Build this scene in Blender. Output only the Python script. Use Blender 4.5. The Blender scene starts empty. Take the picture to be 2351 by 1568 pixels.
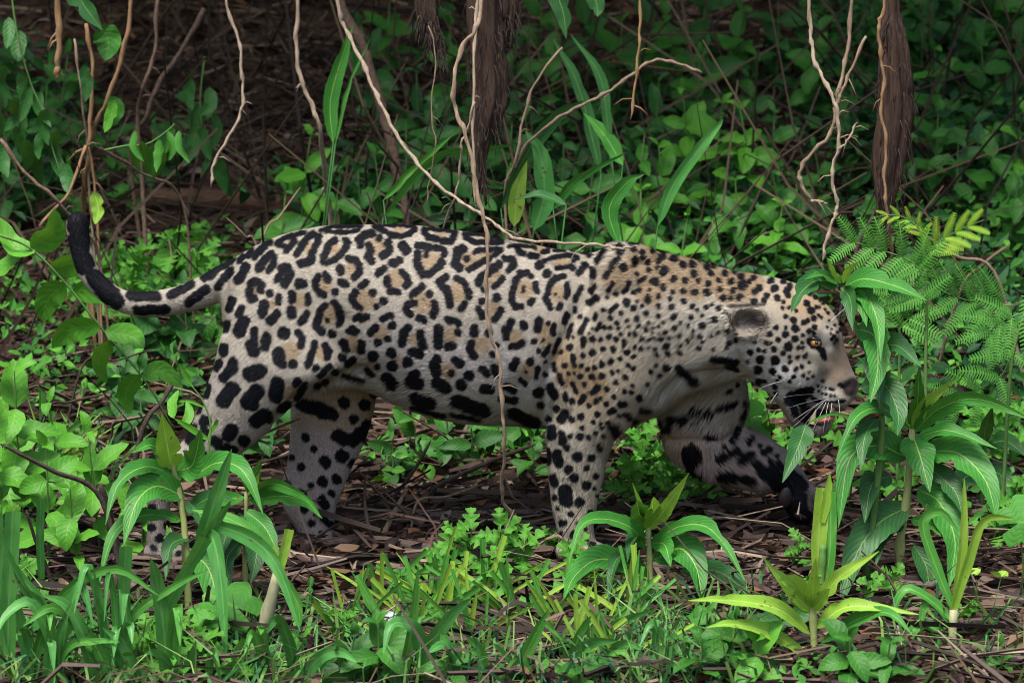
import bpy, bmesh, math, random
import numpy as np
from mathutils import Vector, Matrix, Euler

random.seed(7); rng = np.random.default_rng(7)
S = bpy.context.scene
COL = S.collection

# ------------------------------------------------------------------ camera
IW, IH = 2351.0, 1568.0            # picture units: 1 unit = 1 mm in the plane of the animal
CAMP = Vector((0.0, -10.0, 1.15)); AIM = Vector((0.0, 0.0, 0.486))
cam_d = bpy.data.cameras.new('camera'); cam = bpy.data.objects.new('camera', cam_d); COL.objects.link(cam)
FWD = (AIM - CAMP).normalized(); RIGHT = Vector((1, 0, 0)); UP = RIGHT.cross(FWD).normalized()
DIST = (AIM - CAMP).length
cam.location = CAMP
cam.rotation_euler = FWD.to_track_quat('-Z', 'Y').to_euler()
cam_d.sensor_width = 36.0; cam_d.lens = 36.0 * DIST / 2.351
cam_d.clip_start = 0.1; cam_d.clip_end = 500
cam_d.dof.use_dof = True; cam_d.dof.focus_distance = DIST - 0.12; cam_d.dof.aperture_fstop = 4.6
S.camera = cam

# ------------------------------------------------------------------ sky and sun
SUN_EL, SUN_AZ = math.radians(64), math.radians(205)     # azimuth clockwise from +Y
w = bpy.data.worlds.new('World'); S.world = w; w.use_nodes = True
wn = w.node_tree.nodes; wl = w.node_tree.links
bg = wn['Background']; sky = wn.new('ShaderNodeTexSky'); sky.sky_type = 'NISHITA'
sky.sun_disc = False; sky.sun_elevation = SUN_EL; sky.sun_rotation = SUN_AZ
sky.air_density = 1.0; sky.dust_density = 2.5; sky.ozone_density = 1.0
wl.new(sky.outputs[0], bg.inputs[0]); bg.inputs[1].default_value = 0.09
sun_d = bpy.data.lights.new('sun', 'SUN'); sun_d.energy = 2.5; sun_d.angle = math.radians(22); sun_d.color = (1, .95, .86)
sun = bpy.data.objects.new('sun', sun_d); COL.objects.link(sun)
sd = Vector((math.sin(SUN_AZ) * math.cos(SUN_EL), math.cos(SUN_AZ) * math.cos(SUN_EL), math.sin(SUN_EL)))
sun.rotation_euler = (-sd).to_track_quat('-Z', 'Y').to_euler(); sun.location = (0, -4, 8)
vs = S.view_settings; vs.view_transform = 'Standard'; vs.look = 'None'; vs.gamma = 1; vs.exposure = 1.42
S.render.engine = 'CYCLES'; S.cycles.filter_width = 1.0; S.cycles.use_denoising = True; S.cycles.max_bounces = 4; S.cycles.use_adaptive_sampling = True; S.cycles.adaptive_threshold = .02
S.cycles.transparent_max_bounces = 4; S.cycles.diffuse_bounces = 2; S.cycles.glossy_bounces = 1; S.cycles.transmission_bounces = 2

# ------------------------------------------------------------------ picture <-> place
def at(u, v, Y):
    "point of the plane y=Y seen at picture position u, v"
    d = FWD * DIST + RIGHT * ((u - IW / 2) / 1000.0) + UP * ((IH / 2 - v) / 1000.0)
    t = (Y - CAMP.y) / d.y
    return CAMP + d * t

GY = [-30, -12, -4, -2, -1, 0, .4, 1, 2, 3, 3.6, 5, 8, 14, 40]
GZ = [-1.6, -1.5, -.95, -.55, -.27, 0, .09, .29, .70, 1.15, 1.46, 2.3, 4.2, 7, 12]
def gz(x, y):
    x = np.asarray(x, float); y = np.asarray(y, float)
    z = (np.interp(y - .12, GY, GZ) + np.interp(y, GY, GZ) + np.interp(y + .12, GY, GZ)) / 3
    a = np.clip((np.abs(y) - .1) * 2, .25, 1)
    z = z + a * (.022 * np.sin(3.1 * x + 1.3 * y + .4) + .016 * np.sin(5.7 * y - 2.2 * x) + .01 * np.sin(9.7 * x + 7.1 * y) + .006 * np.sin(21 * x - 17 * y))
    return z
def gh(u, v):
    "ground point seen at picture position u, v"
    lo = -2.5
    for i in range(240):
        y = lo + i * .03
        p = at(u, v, y)
        if gz(p.x, y) >= p.z: return Vector((p.x, y, float(gz(p.x, y))))
    return at(u, v, 4.0)

# ------------------------------------------------------------------ object helpers
def me_from(name, V, F, mat=None, uv=None, smooth=True):
    m = bpy.data.meshes.new(name); m.from_pydata([tuple(v) for v in V], [], [tuple(f) for f in F])
    if smooth: m.polygons.foreach_set('use_smooth', [True] * len(m.polygons))
    if uv is not None:
        l = m.uv_layers.new(name='UVMap'); li = np.zeros(len(m.loops), int); m.loops.foreach_get('vertex_index', li)
        l.data.foreach_set('uv', np.asarray(uv, float)[li].ravel())
    if mat: m.materials.append(mat)
    m.update(); return m
def me_fast(name, V, F, mat, col=None, uv=None, smooth=False, normals=None):
    "V (n,3), F (m,k) arrays"
    m = bpy.data.meshes.new(name); n, k = F.shape
    m.vertices.add(len(V)); m.vertices.foreach_set('co', np.asarray(V, np.float32).ravel())
    m.loops.add(n * k); m.loops.foreach_set('vertex_index', F.astype(np.int32).ravel())
    m.polygons.add(n); m.polygons.foreach_set('loop_start', np.arange(0, n * k, k, dtype=np.int32))
    m.polygons.foreach_set('loop_total', np.full(n, k, dtype=np.int32))
    m.update(calc_edges=True)
    m.polygons.foreach_set('use_smooth', np.full(n, smooth))
    if col is not None:
        a = m.color_attributes.new('tint', 'FLOAT_COLOR', 'POINT')
        c = np.ones((len(V), 4), np.float32); c[:, :3] = col; a.data.foreach_set('color', c.ravel())
    if uv is not None:
        l = m.uv_layers.new(name='UVMap'); l.data.foreach_set('uv', np.asarray(uv, np.float32)[F.ravel()].ravel())
    if normals is not None:
        m.normals_split_custom_set_from_vertices([tuple(x) for x in normals])
    if mat: m.materials.append(mat)
    m.update(); return m
def O(name, mesh, parent=None, loc=None, rot=None, scale=None, label=None):
    o = bpy.data.objects.new(name, mesh); COL.objects.link(o)
    if parent is not None: o.parent = parent
    if loc is not None: o.location = loc
    if rot is not None: o.rotation_euler = rot
    if scale is not None: o.scale = scale if hasattr(scale, '__len__') else (scale,) * 3
    if label: o['label'] = label
    return o
def tag(o, label, cat, group=None, kind=None):
    o['label'] = label; o['category'] = cat
    if group: o['group'] = group
    if kind: o['kind'] = kind
    return o
def T(name, label, cat, loc, group=None):
    return tag(O(name, None, None, loc), label, cat, group)

# ------------------------------------------------------------------ materials
def mat_new(name):
    m = bpy.data.materials.new(name); m.use_nodes = True
    nt = m.node_tree; return m, nt, nt.nodes, nt.links, nt.nodes['Principled BSDF']
def N(nodes, typ, **kw):
    n = nodes.new(typ)
    for k, v in kw.items(): setattr(n, k, v)
    return n
def math_n(nodes, links, op, a, b=None, c=None, clamp=False):
    n = nodes.new('ShaderNodeMath'); n.operation = op; n.use_clamp = clamp
    for i, x in enumerate((a, b, c)):
        if x is None: continue
        if isinstance(x, (int, float)): n.inputs[i].default_value = x
        else: links.new(x, n.inputs[i])
    return n.outputs[0]
def mix_c(nodes, links, fac, a, b, blend='MIX'):
    n = nodes.new('ShaderNodeMix'); n.data_type = 'RGBA'; n.blend_type = blend
    for s, x in ((n.inputs[0], fac), (n.inputs[6], a), (n.inputs[7], b)):
        if isinstance(x, (int, float)): s.default_value = x
        elif isinstance(x, tuple): s.default_value = (*x, 1) if len(x) == 3 else x
        else: links.new(x, s)
    return n.outputs[2]

def leaf_mat(name, c1, c2, vein=(.2, .28, .06), rough=.42, transl=.3, veins=9, rib=.03, ribmix=.7, spots=.0, sheen=0.0, bump=.25):
    if 'dry' not in name: c1, c2, vein = [(c[0] * 1.02, c[1] * 1.14, c[2] * .62) for c in (c1, c2, vein)]
    m, nt, nn, L, b = mat_new(name)
    uv = N(nn, 'ShaderNodeUVMap'); sep = N(nn, 'ShaderNodeSeparateXYZ'); L.new(uv.outputs[0], sep.inputs[0])
    s, t = sep.outputs[0], sep.outputs[1]
    d = math_n(nn, L, 'ABSOLUTE', math_n(nn, L, 'SUBTRACT', t, .5))
    oi = N(nn, 'ShaderNodeObjectInfo'); tc = N(nn, 'ShaderNodeTexCoord')
    no = N(nn, 'ShaderNodeTexNoise'); no.inputs['Scale'].default_value = 28; no.inputs['Detail'].default_value = 5
    L.new(tc.outputs['Object'], no.inputs['Vector'])
    nf = math_n(nn, L, 'MULTIPLY_ADD', no.outputs[0], 1.6, -.3, clamp=True)
    base = mix_c(nn, L, oi.outputs['Random'], c1, c2)
    base = mix_c(nn, L, nf, base, mix_c(nn, L, .55, base, (c1[0] * .45, c1[1] * .5, c1[2] * .5)))
    # side veins
    fr = math_n(nn, L, 'FRACT', math_n(nn, L, 'MULTIPLY', math_n(nn, L, 'SUBTRACT', s, math_n(nn, L, 'MULTIPLY', d, .45)), float(veins)))
    fv = math_n(nn, L, 'ABSOLUTE', math_n(nn, L, 'SUBTRACT', fr, .5))
    sv = math_n(nn, L, 'LESS_THAN', fv, .07)
    sv2 = math_n(nn, L, 'MULTIPLY', sv, .17)
    base = mix_c(nn, L, sv2, base, vein)
    rb = math_n(nn, L, 'LESS_THAN', d, rib); rb2 = math_n(nn, L, 'MULTIPLY', rb, ribmix)
    base = mix_c(nn, L, rb2, base, vein)
    if spots > 0:
        n2 = N(nn, 'ShaderNodeTexNoise'); n2.inputs['Scale'].default_value = 60; n2.inputs['Detail'].default_value = 2
        L.new(tc.outputs['Object'], n2.inputs['Vector'])
        base = mix_c(nn, L, math_n(nn, L, 'GREATER_THAN', n2.outputs[0], 1 - spots), base, (.22, .14, .05))
    n3 = N(nn, 'ShaderNodeTexNoise'); n3.inputs['Scale'].default_value = 16; n3.inputs['Detail'].default_value = 4
    mp3 = N(nn, 'ShaderNodeVectorMath'); mp3.operation = 'ADD'; L.new(tc.outputs['Object'], mp3.inputs[0]); L.new(oi.outputs['Location'], mp3.inputs[1]); L.new(mp3.outputs[0], n3.inputs['Vector'])
    tipf = math_n(nn, L, 'MULTIPLY_ADD', math_n(nn, L, 'ADD', math_n(nn, L, 'MULTIPLY', s, .5), math_n(nn, L, 'ADD', n3.outputs[0], math_n(nn, L, 'MULTIPLY', d, .35))), 9.0, -11.3, clamp=True)
    base = mix_c(nn, L, math_n(nn, L, 'MULTIPLY', tipf, .8), base, (.20, .13, .04))
    n4 = N(nn, 'ShaderNodeTexNoise'); n4.inputs['Scale'].default_value = 70; n4.inputs['Detail'].default_value = 1
    L.new(mp3.outputs[0], n4.inputs['Vector'])
    base = mix_c(nn, L, math_n(nn, L, 'MULTIPLY', math_n(nn, L, 'GREATER_THAN', n4.outputs[0], .735), .8), base, (.10, .06, .025))
    L.new(base, b.inputs['Base Color'])
    b.inputs['Roughness'].default_value = rough + .06; b.inputs['Specular IOR Level'].default_value = .22
    hb = math_n(nn, L, 'ADD', math_n(nn, L, 'MULTIPLY', fv, 1.0), math_n(nn, L, 'MULTIPLY', no.outputs[0], .8))
    bp = N(nn, 'ShaderNodeBump'); bp.inputs['Strength'].default_value = bump; bp.inputs['Distance'].default_value = .004
    L.new(hb, bp.inputs['Height']); L.new(bp.outputs[0], b.inputs['Normal'])
    tr = N(nn, 'ShaderNodeBsdfTranslucent'); L.new(mix_c(nn, L, .5, base, (.16, .3, .02)), tr.inputs[0])
    mx = N(nn, 'ShaderNodeMixShader'); mx.inputs[0].default_value = transl * .75
    L.new(b.outputs[0], mx.inputs[1]); L.new(tr.outputs[0], mx.inputs[2])
    L.new(mx.outputs[0], nn['Material Output'].inputs[0])
    return m
M_LANCE = leaf_mat('lance_leaf', (.028, .155, .038), (.045, .20, .048), (.30, .42, .16), .38, .25, 14, .022)
M_LANCE_DK = leaf_mat('lance_leaf_dark', (.022, .085, .04), (.03, .11, .05), (.16, .26, .12), .36, .18, 14, .022)
M_LIME = leaf_mat('young_leaf', (.25, .42, .08), (.32, .48, .10), (.5, .6, .28), .42, .35, 14, .03)
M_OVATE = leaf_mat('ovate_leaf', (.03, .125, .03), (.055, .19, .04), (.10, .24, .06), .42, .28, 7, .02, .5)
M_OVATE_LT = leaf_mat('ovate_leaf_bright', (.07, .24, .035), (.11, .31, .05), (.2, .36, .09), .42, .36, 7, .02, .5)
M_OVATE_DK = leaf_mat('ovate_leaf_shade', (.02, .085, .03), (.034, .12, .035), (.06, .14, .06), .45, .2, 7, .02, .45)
M_LOBED = leaf_mat('lobed_leaf', (.07, .22, .04), (.10, .29, .06), (.16, .34, .10), .55, .33, 6, .025, .4)
M_PALM = leaf_mat('palmate_leaf', (.05, .20, .04), (.07, .24, .05), (.16, .34, .1), .5, .3, 5, .015, .4)
M_GRASS = leaf_mat('grass_blade', (.06, .23, .06), (.10, .30, .08), (.22, .42, .16), .4, .32, 1, .05, .5, bump=.1)
M_GRASS_Y = leaf_mat('grass_blade_yellowish', (.22, .37, .06), (.30, .43, .09), (.42, .5, .2), .45, .35, 1, .05, .4, bump=.1)
M_GRASS_B = leaf_mat('grass_blade_bluish', (.055, .21, .075), (.085, .27, .10), (.20, .38, .22), .35, .28, 1, .05, .4, bump=.1)
M_MIMO = leaf_mat('feathery_leaflet', (.05, .20, .05), (.08, .27, .06), (.25, .45, .14), .5, .3, 1, .06, .3)
M_MIMO_LT = leaf_mat('feathery_leaflet_young', (.28, .46, .05), (.34, .5, .07), (.35, .5, .12), .5, .35, 1, .06, .3)
M_DRYLEAF = leaf_mat('dry_leaf', (.20, .10, .045), (.28, .16, .08), (.14, .07, .03), .6, .12, 7, .02, .5)

def bark_mat(name, c1, c2, scale=(30, 30, 6), rough=.85, bump=.6, dist=.006):
    m, nt, nn, L, b = mat_new(name)
    tc = N(nn, 'ShaderNodeTexCoord'); mp = N(nn, 'ShaderNodeMapping'); mp.inputs['Scale'].default_value = scale
    L.new(tc.outputs['Object'], mp.inputs[0])
    n1 = N(nn, 'ShaderNodeTexNoise'); n1.inputs['Scale'].default_value = 4; n1.inputs['Detail'].default_value = 7; n1.inputs['Roughness'].default_value = .65
    L.new(mp.outputs[0], n1.inputs['Vector'])
    f = math_n(nn, L, 'MULTIPLY_ADD', n1.outputs[0], 2.2, -.6, clamp=True)
    oi = N(nn, 'ShaderNodeObjectInfo')
    c = mix_c(nn, L, f, c1, c2)
    c = mix_c(nn, L, math_n(nn, L, 'MULTIPLY', oi.outputs['Random'], .45), c, mix_c(nn, L, .5, c, (.05, .04, .035)))
    L.new(c, b.inputs['Base Color']); b.inputs['Roughness'].default_value = rough; b.inputs['Specular IOR Level'].default_value = .12
    bp = N(nn, 'ShaderNodeBump'); bp.inputs['Strength'].default_value = bump; bp.inputs['Distance'].default_value = dist
    L.new(n1.outputs[0], bp.inputs['Height']); L.new(bp.outputs[0], b.inputs['Normal'])
    return m
M_VINE = bark_mat('liana_bark', (.13, .085, .055), (.33, .245, .17), (25, 25, 8))
M_VINE_PALE = bark_mat('pale_stem_bark', (.18, .125, .085), (.44, .35, .26), (25, 25, 8))
M_ORANGE = bark_mat('tan_stem_bark', (.16, .085, .04), (.34, .21, .11), (25, 25, 6))
M_ROOT = bark_mat('fibrous_root', (.018, .011, .009), (.10, .062, .045), (34, 34, 3.5), .95, 1.0, .012)
M_LOG = bark_mat('log_bark', (.055, .03, .02), (.20, .115, .07), (4, 40, 40), .9, .9, .008)
M_HUSK = bark_mat('dead_husk', (.06, .042, .038), (.22, .16, .14), (5, 60, 60), .8, .9, .005)
M_STICK = bark_mat('dead_stick', (.07, .045, .035), (.22, .145, .10), (20, 20, 20), .85)
M_STICK_DK = bark_mat('dark_stick', (.022, .016, .015), (.085, .06, .05), (20, 20, 20), .85)
M_STEM = bark_mat('green_stem', (.06, .15, .03), (.12, .23, .06), (25, 25, 8), .5, .2)
M_STEM_Y = bark_mat('yellow_stem', (.24, .29, .09), (.36, .38, .15), (25, 25, 8), .5, .2)
M_STEM_W = bark_mat('pale_cane', (.26, .27, .13), (.46, .43, .28), (25, 25, 8), .5, .25)
M_BONE = bark_mat('bleached_bone', (.55, .52, .48), (.75, .73, .70), (20, 20, 20), .6, .3)
M_STONE = bark_mat('grey_blue_stone', (.30, .33, .40), (.46, .50, .58), (10, 10, 10), .55, .3)

def soil_mat():
    m, nt, nn, L, b = mat_new('forest_soil')
    tc = N(nn, 'ShaderNodeTexCoord')
    n1 = N(nn, 'ShaderNodeTexNoise'); n1.inputs['Scale'].default_value = 3.5; n1.inputs['Detail'].default_value = 8
    n2 = N(nn, 'ShaderNodeTexNoise'); n2.inputs['Scale'].default_value = 45; n2.inputs['Detail'].default_value = 6; n2.inputs['Roughness'].default_value = .7
    for n in (n1, n2): L.new(tc.outputs['Object'], n.inputs['Vector'])
    c = mix_c(nn, L, math_n(nn, L, 'MULTIPLY_ADD', n1.outputs[0], 2.4, -.7, clamp=True), (.022, .014, .010), (.075, .045, .03))
    c = mix_c(nn, L, math_n(nn, L, 'MULTIPLY_ADD', n2.outputs[0], 3, -1.3, clamp=True), c, (.12, .08, .055))
    L.new(c, b.inputs['Base Color']); b.inputs['Roughness'].default_value = .95; b.inputs['Specular IOR Level'].default_value = .08
    bp = N(nn, 'ShaderNodeBump'); bp.inputs['Strength'].default_value = .9; bp.inputs['Distance'].default_value = .02
    L.new(n2.outputs[0], bp.inputs['Height']); L.new(bp.outputs[0], b.inputs['Normal'])
    return m
def tint_mat(name, rough=.7, spec=.3, transl=0.0, bump=0):
    m, nt, nn, L, b = mat_new(name)
    a = N(nn, 'ShaderNodeAttribute'); a.attribute_name = 'tint'
    tc = N(nn, 'ShaderNodeTexCoord')
    n2 = N(nn, 'ShaderNodeTexNoise'); n2.inputs['Scale'].default_value = 120; n2.inputs['Detail'].default_value = 3
    L.new(tc.outputs['Object'], n2.inputs['Vector'])
    c = mix_c(nn, L, .35, a.outputs[0], mix_c(nn, L, 1.0, a.outputs[0], n2.outputs[0], 'MULTIPLY'))
    L.new(c, b.inputs['Base Color']); b.inputs['Roughness'].default_value = rough; b.inputs['Specular IOR Level'].default_value = spec
    if transl > 0:
        tr = N(nn, 'ShaderNodeBsdfTranslucent'); L.new(c, tr.inputs[0])
        mx = N(nn, 'ShaderNodeMixShader'); mx.inputs[0].default_value = transl
        L.new(b.outputs[0], mx.inputs[1]); L.new(tr.outputs[0], mx.inputs[2]); L.new(mx.outputs[0], nn['Material Output'].inputs[0])
    return m
M_SOIL = soil_mat()
M_LITTER = tint_mat('litter_leaf', .75, .12, .08)
M_TWIGS = tint_mat('litter_twig', .8, .1)
M_COVER = tint_mat('undergrowth_leaf', .55, .2, .2)
M_FUR = tint_mat('fur_strand', .55, .12)
M_SKIN = tint_mat('jaguar_coat', .75, .08)
def plain(name, c, rough=.5, spec=.5, coat=0):
    m, nt, nn, L, b = mat_new(name)
    tc = N(nn, 'ShaderNodeTexCoord'); n = N(nn, 'ShaderNodeTexNoise'); n.inputs['Scale'].default_value = 90; n.inputs['Detail'].default_value = 4
    L.new(tc.outputs['Object'], n.inputs['Vector'])
    L.new(mix_c(nn, L, math_n(nn, L, 'MULTIPLY', n.outputs[0], .5), c, tuple(x * .5 for x in c)), b.inputs['Base Color'])
    b.inputs['Roughness'].default_value = rough; b.inputs['Specular IOR Level'].default_value = spec; b.inputs['Coat Weight'].default_value = coat
    return m
M_IRIS = plain('amber_iris', (.50, .22, .05), .2, .6, 1.0)
M_PUPIL = plain('pupil_black', (.004, .004, .005), .15, .6, 1.0)
M_TOOTH = plain('ivory_tooth', (.68, .52, .28), .35)
M_TONGUE = plain('tongue_pink', (.48, .16, .12), .35)
M_WHISK = plain('whisker_white', (.8, .8, .78), .4)
M_PAD = plain('paw_pad', (.014, .008, .009), .45, .3, 0)
M_CLAW = plain('claw_horn', (.5, .45, .36), .35)

# ------------------------------------------------------------------ the setting: ground
def build_ground():
    xs = np.concatenate([np.linspace(-40, -3, 12), np.linspace(-2.8, 2.8, 190), np.linspace(3, 40, 12)])
    ys = np.concatenate([np.linspace(-30, -1.6, 14), np.linspace(-1.5, 4.2, 190), np.linspace(4.5, 40, 14)])
    X, Y = np.meshgrid(xs, ys); Z = gz(X, Y)
    near = (np.abs(X) < 2.8) & (Y > -1.5) & (Y < 4.2)
    Z = Z + near * .006 * (np.sin(47 * X + 13 * np.sin(9 * Y)) * np.sin(53 * Y + 11 * np.sin(7 * X)))
    n, k = X.shape
    V = np.stack([X, Y, Z], -1).reshape(-1, 3)
    i = np.arange((n - 1) * (k - 1)); r, c = i // (k - 1), i % (k - 1); a = r * k + c
    F = np.stack([a, a + 1, a + k + 1, a + k], 1)
    g = O('ground', me_fast('ground', V, F, M_SOIL, smooth=True)); g['kind'] = 'structure'; g['label'] = 'dark sloping forest floor of damp brown soil'
build_ground()

# ------------------------------------------------------------------ the jaguar
def vnoise(a, b, seed=0.0):
    "cheap smooth noise in about -1..1"
    return (np.sin(a * 1.0 + 1.7 * np.sin(b * .83 + seed) + seed) + np.sin(b * 1.21 + 1.9 * np.sin(a * .71 - seed) + 2.1)
            + .6 * np.sin(2.3 * a - 1.9 * b + 3.1 * seed)) / 2.6

def loft(sections, n=26, smooth=4):
    """sections: (u1,v1,u2,v2,halfwidth,ycentre[,exp]) -> closed tube. The section runs from point 1 to point 2."""
    A = np.array([list(s) + [2.0] * (7 - len(s)) for s in sections], float)
    m = len(A); tt = np.arange(m); T2 = np.linspace(0, m - 1, (m - 1) * smooth + 1)
    # Catmull-Rom through the sections
    B = np.zeros((len(T2), 7))
    for j, t in enumerate(T2):
        i = min(int(t), m - 2); f = t - i
        p0, p1, p2, p3 = A[max(i - 1, 0)], A[i], A[i + 1], A[min(i + 2, m - 1)]
        B[j] = .5 * (2 * p1 + (p2 - p0) * f + (2 * p0 - 5 * p1 + 4 * p2 - p3) * f * f + (3 * p1 - p0 - 3 * p2 + p3) * f ** 3)
    V = []; F = []
    th = np.linspace(0, 2 * np.pi, n, endpoint=False)
    for (u1, v1, u2, v2, hw, y0, ex) in B:
        a = np.array(at(u1, v1, y0)); b = np.array(at(u2, v2, y0)); c = (a + b) / 2; h = (a - b) / 2
        cs, sn = np.cos(th), np.sin(th)
        e = 2.0 / max(ex, 1.2)
        cc = np.sign(cs) * np.abs(cs) ** e; ss = np.sign(sn) * np.abs(sn) ** e
        P = c + np.outer(cc, h) + np.outer(ss * max(hw, .002), np.array([0, 1, 0]))
        V.append(P)
    V = np.concatenate(V); k = len(B)
    for j in range(k - 1):
        for i in range(n):
            F.append((j * n + i, j * n + (i + 1) % n, (j + 1) * n + (i + 1) % n, (j + 1) * n + i))
    F.append(tuple(range(n))[::-1]); F.append(tuple((k - 1) * n + i for i in range(n)))
    return V, F
def blob(u, v, y, ru, ry, rv, ang=0):
    c = np.array(at(u, v, y)); V = []; F = []; n, k = 14, 9
    ca, sa = math.cos(math.radians(ang)), math.sin(math.radians(ang))
    for j in range(k + 1):
        ph = math.pi * j / k
        for i in range(n):
            t = 2 * math.pi * i / n
            x, yy, z = math.sin(ph) * math.cos(t) * ru, math.sin(ph) * math.sin(t) * ry, math.cos(ph) * rv
            V.append(c + np.array([x * ca + z * sa, yy, -x * sa + z * ca]))
    for j in range(k):
        for i in range(n): F.append((j * n + i, j * n + (i + 1) % n, (j + 1) * n + (i + 1) % n, (j + 1) * n + i))
    return np.array(V), F

NY, FY = -.105, .105
PARTS = []
# trunk, neck
PARTS.append(loft([(506, 655, 508, 735, .035, 0), (528, 606, 530, 800, .09, 0), (568, 574, 570, 850, .125, 0), (630, 547, 632, 880, .148, 0), (700, 526, 702, 890, .158, 0, 2.1),
    (780, 516, 782, 895, .162, 0, 2.2), (850, 514, 850, 905, .168, 0, 2.2), (920, 516, 918, 935, .178, 0, 2.2), (1000, 523, 998, 960, .188, 0, 2.2), (1080, 533, 1080, 974, .192, 0, 2.2),
    (1160, 549, 1160, 981, .188, 0, 2.2), (1240, 565, 1240, 986, .18, 0, 2.2), (1310, 577, 1310, 990, .17, 0), (1370, 577, 1370, 992, .162, 0), (1420, 572, 1425, 985, .158, 0),
    (1480, 572, 1490, 962, .155, 0), (1545, 584, 1550, 925, .148, 0), (1610, 602, 1612, 895, .14, 0), (1670, 618, 1668, 880, .133, 0), (1730, 630, 1705, 872, .128, 0),
    (1785, 640, 1735, 884, .125, 0), (1838, 656, 1765, 902, .121, 0), (1880, 682, 1792, 918, .112, 0), (1910, 714, 1812, 926, .098, 0), (1930, 754, 1828, 930, .083, 0), (1941, 796, 1848, 932, .069, 0),
    (1951, 830, 1870, 930, .063, 0), (1963, 860, 1898, 936, .057, 0), (1973, 881, 1928, 939, .046, 0), (1968, 902, 1945, 932, .024, 0)], 36))
# lower jaw
PARTS.append(loft([(1830, 870, 1745, 872, .082, 0), (1842, 915, 1776, 912, .078, 0), (1848, 952, 1800, 948, .068, 0), (1862, 971, 1820, 982, .057, 0), (1882, 969, 1852, 1003, .048, 0), (1899, 963, 1884, 1001, .037, 0), (1908, 968, 1903, 990, .02, 0)], 20))
# tail
TR = 1.03
tl = [(560, 640, 52), (520, 646, 45), (470, 668, 36), (420, 687, 31), (371, 697, 30), (320, 699, 29), (280, 692, 27), (250, 675, 26), (222, 650, 25), (203, 626, 25), (190, 590, 25), (181, 555, 25), (177, 525, 26), (178, 505, 25), (179, 490, 13)]
sec = []
for i, (u, v, r) in enumerate(tl):
    a = tl[max(i - 1, 0)]; b = tl[min(i + 1, len(tl) - 1)]
    d = np.array([b[0] - a[0], b[1] - a[1]], float); d /= np.linalg.norm(d); nx, ny = -d[1], d[0]
    yy = -.0 - .03 * min(1, i / 4); r *= TR if i > 2 else 1
    sec.append((u + nx * r, v + ny * r, u - nx * r, v - ny * r, r / 1000, yy))
PARTS.append(loft(sec, 18))
# near hind leg
PARTS.append(loft([(570, 640, 760, 600, .04, -.07), (520, 700, 800, 690, .07, NY + .02), (508, 770, 815, 780, .082, NY + .01), (494, 830, 800, 848, .084, NY), (474, 890, 745, 888, .078, NY), (450, 945, 682, 934, .07, NY), (430, 995, 622, 986, .06, NY),
    (404, 1030, 570, 1030, .05, NY), (372, 1040, 512, 1072, .042, NY), (346, 1042, 448, 1096, .035, NY), (335, 1068, 402, 1112, .031, NY), (334, 1115, 394, 1128, .030, NY), (337, 1180, 391, 1184, .031, NY), (335, 1235, 390, 1238, .034, NY), (338, 1262, 400, 1256, .036, NY)], 24))
PARTS.append(loft([(330, 1258, 332, 1284, .028, NY), (352, 1242, 352, 1290, .04, NY), (390, 1246, 390, 1291, .047, NY), (425, 1256, 425, 1291, .05, NY), (452, 1268, 452, 1290, .042, NY), (462, 1278, 462, 1288, .02, NY)], 18))
# far hind leg
PARTS.append(loft([(640, 760, 850, 760, .05, .08), (655, 840, 872, 845, .066, FY - .01), (664, 905, 868, 895, .068, FY), (668, 960, 858, 950, .062, FY), (663, 1020, 836, 1020, .054, FY), (658, 1070, 808, 1080, .046, FY), (645, 1118, 786, 1126, .041, FY), (648, 1162, 773, 1160, .038, FY), (672, 1204, 768, 1196, .037, FY), (690, 1234, 772, 1224, .039, FY)], 24))
PARTS.append(loft([(686, 1222, 688, 1248, .028, FY), (715, 1212, 715, 1254, .04, FY), (755, 1214, 755, 1255, .048, FY), (785, 1228, 785, 1254, .044, FY), (802, 1240, 802, 1252, .022, FY)], 18))
# near foreleg
PARTS.append(loft([(1340, 600, 1440, 590, .03, -.075), (1310, 660, 1475, 650, .055, -.10), (1280, 730, 1500, 720, .066, -.105), (1262, 810, 1512, 800, .072, -.105), (1252, 890, 1500, 895, .072, -.10), (1249, 960, 1452, 975, .064, -.10), (1251, 1010, 1408, 1020, .058, -.10), (1254, 1060, 1391, 1060, .053, -.10), (1259, 1110, 1382, 1110, .049, -.10),
    (1266, 1165, 1373, 1162, .046, -.10), (1277, 1210, 1366, 1208, .045, -.10), (1284, 1248, 1368, 1240, .046, -.10)], 26))
PARTS.append(loft([(1276, 1252, 1278, 1280, .03, -.10), (1300, 1236, 1300, 1289, .046, -.10), (1345, 1236, 1345, 1291, .055, -.10), (1385, 1248, 1385, 1291, .057, -.10), (1412, 1264, 1412, 1290, .048, -.10), (1424, 1276, 1424, 1287, .02, -.10)], 18))
# far foreleg, lifted
PARTS.append(loft([(1480, 800, 1690, 760, .05, .07), (1500, 880, 1706, 830, .066, .09), (1508, 945, 1716, 888, .068, FY), (1512, 990, 1720, 938, .064, FY), (1522, 1028, 1708, 968, .06, FY), (1548, 1062, 1716, 978, .056, FY), (1604, 1096, 1738, 990, .052, FY), (1680, 1116, 1772, 1008, .046, FY), (1742, 1126, 1806, 1032, .042, FY),
    (1782, 1128, 1832, 1062, .038, FY), (1794, 1146, 1852, 1092, .042, FY), (1802, 1170, 1868, 1124, .046, FY), (1816, 1192, 1878, 1152, .042, FY), (1836, 1204, 1878, 1176, .03, FY)], 24))
# near ear, far ear
PARTS.append(blob(1712, 737, -.124, .054, .042, .042, -8))
PARTS.append(blob(1724, 716, .11, .045, .03, .045, -8))
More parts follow.
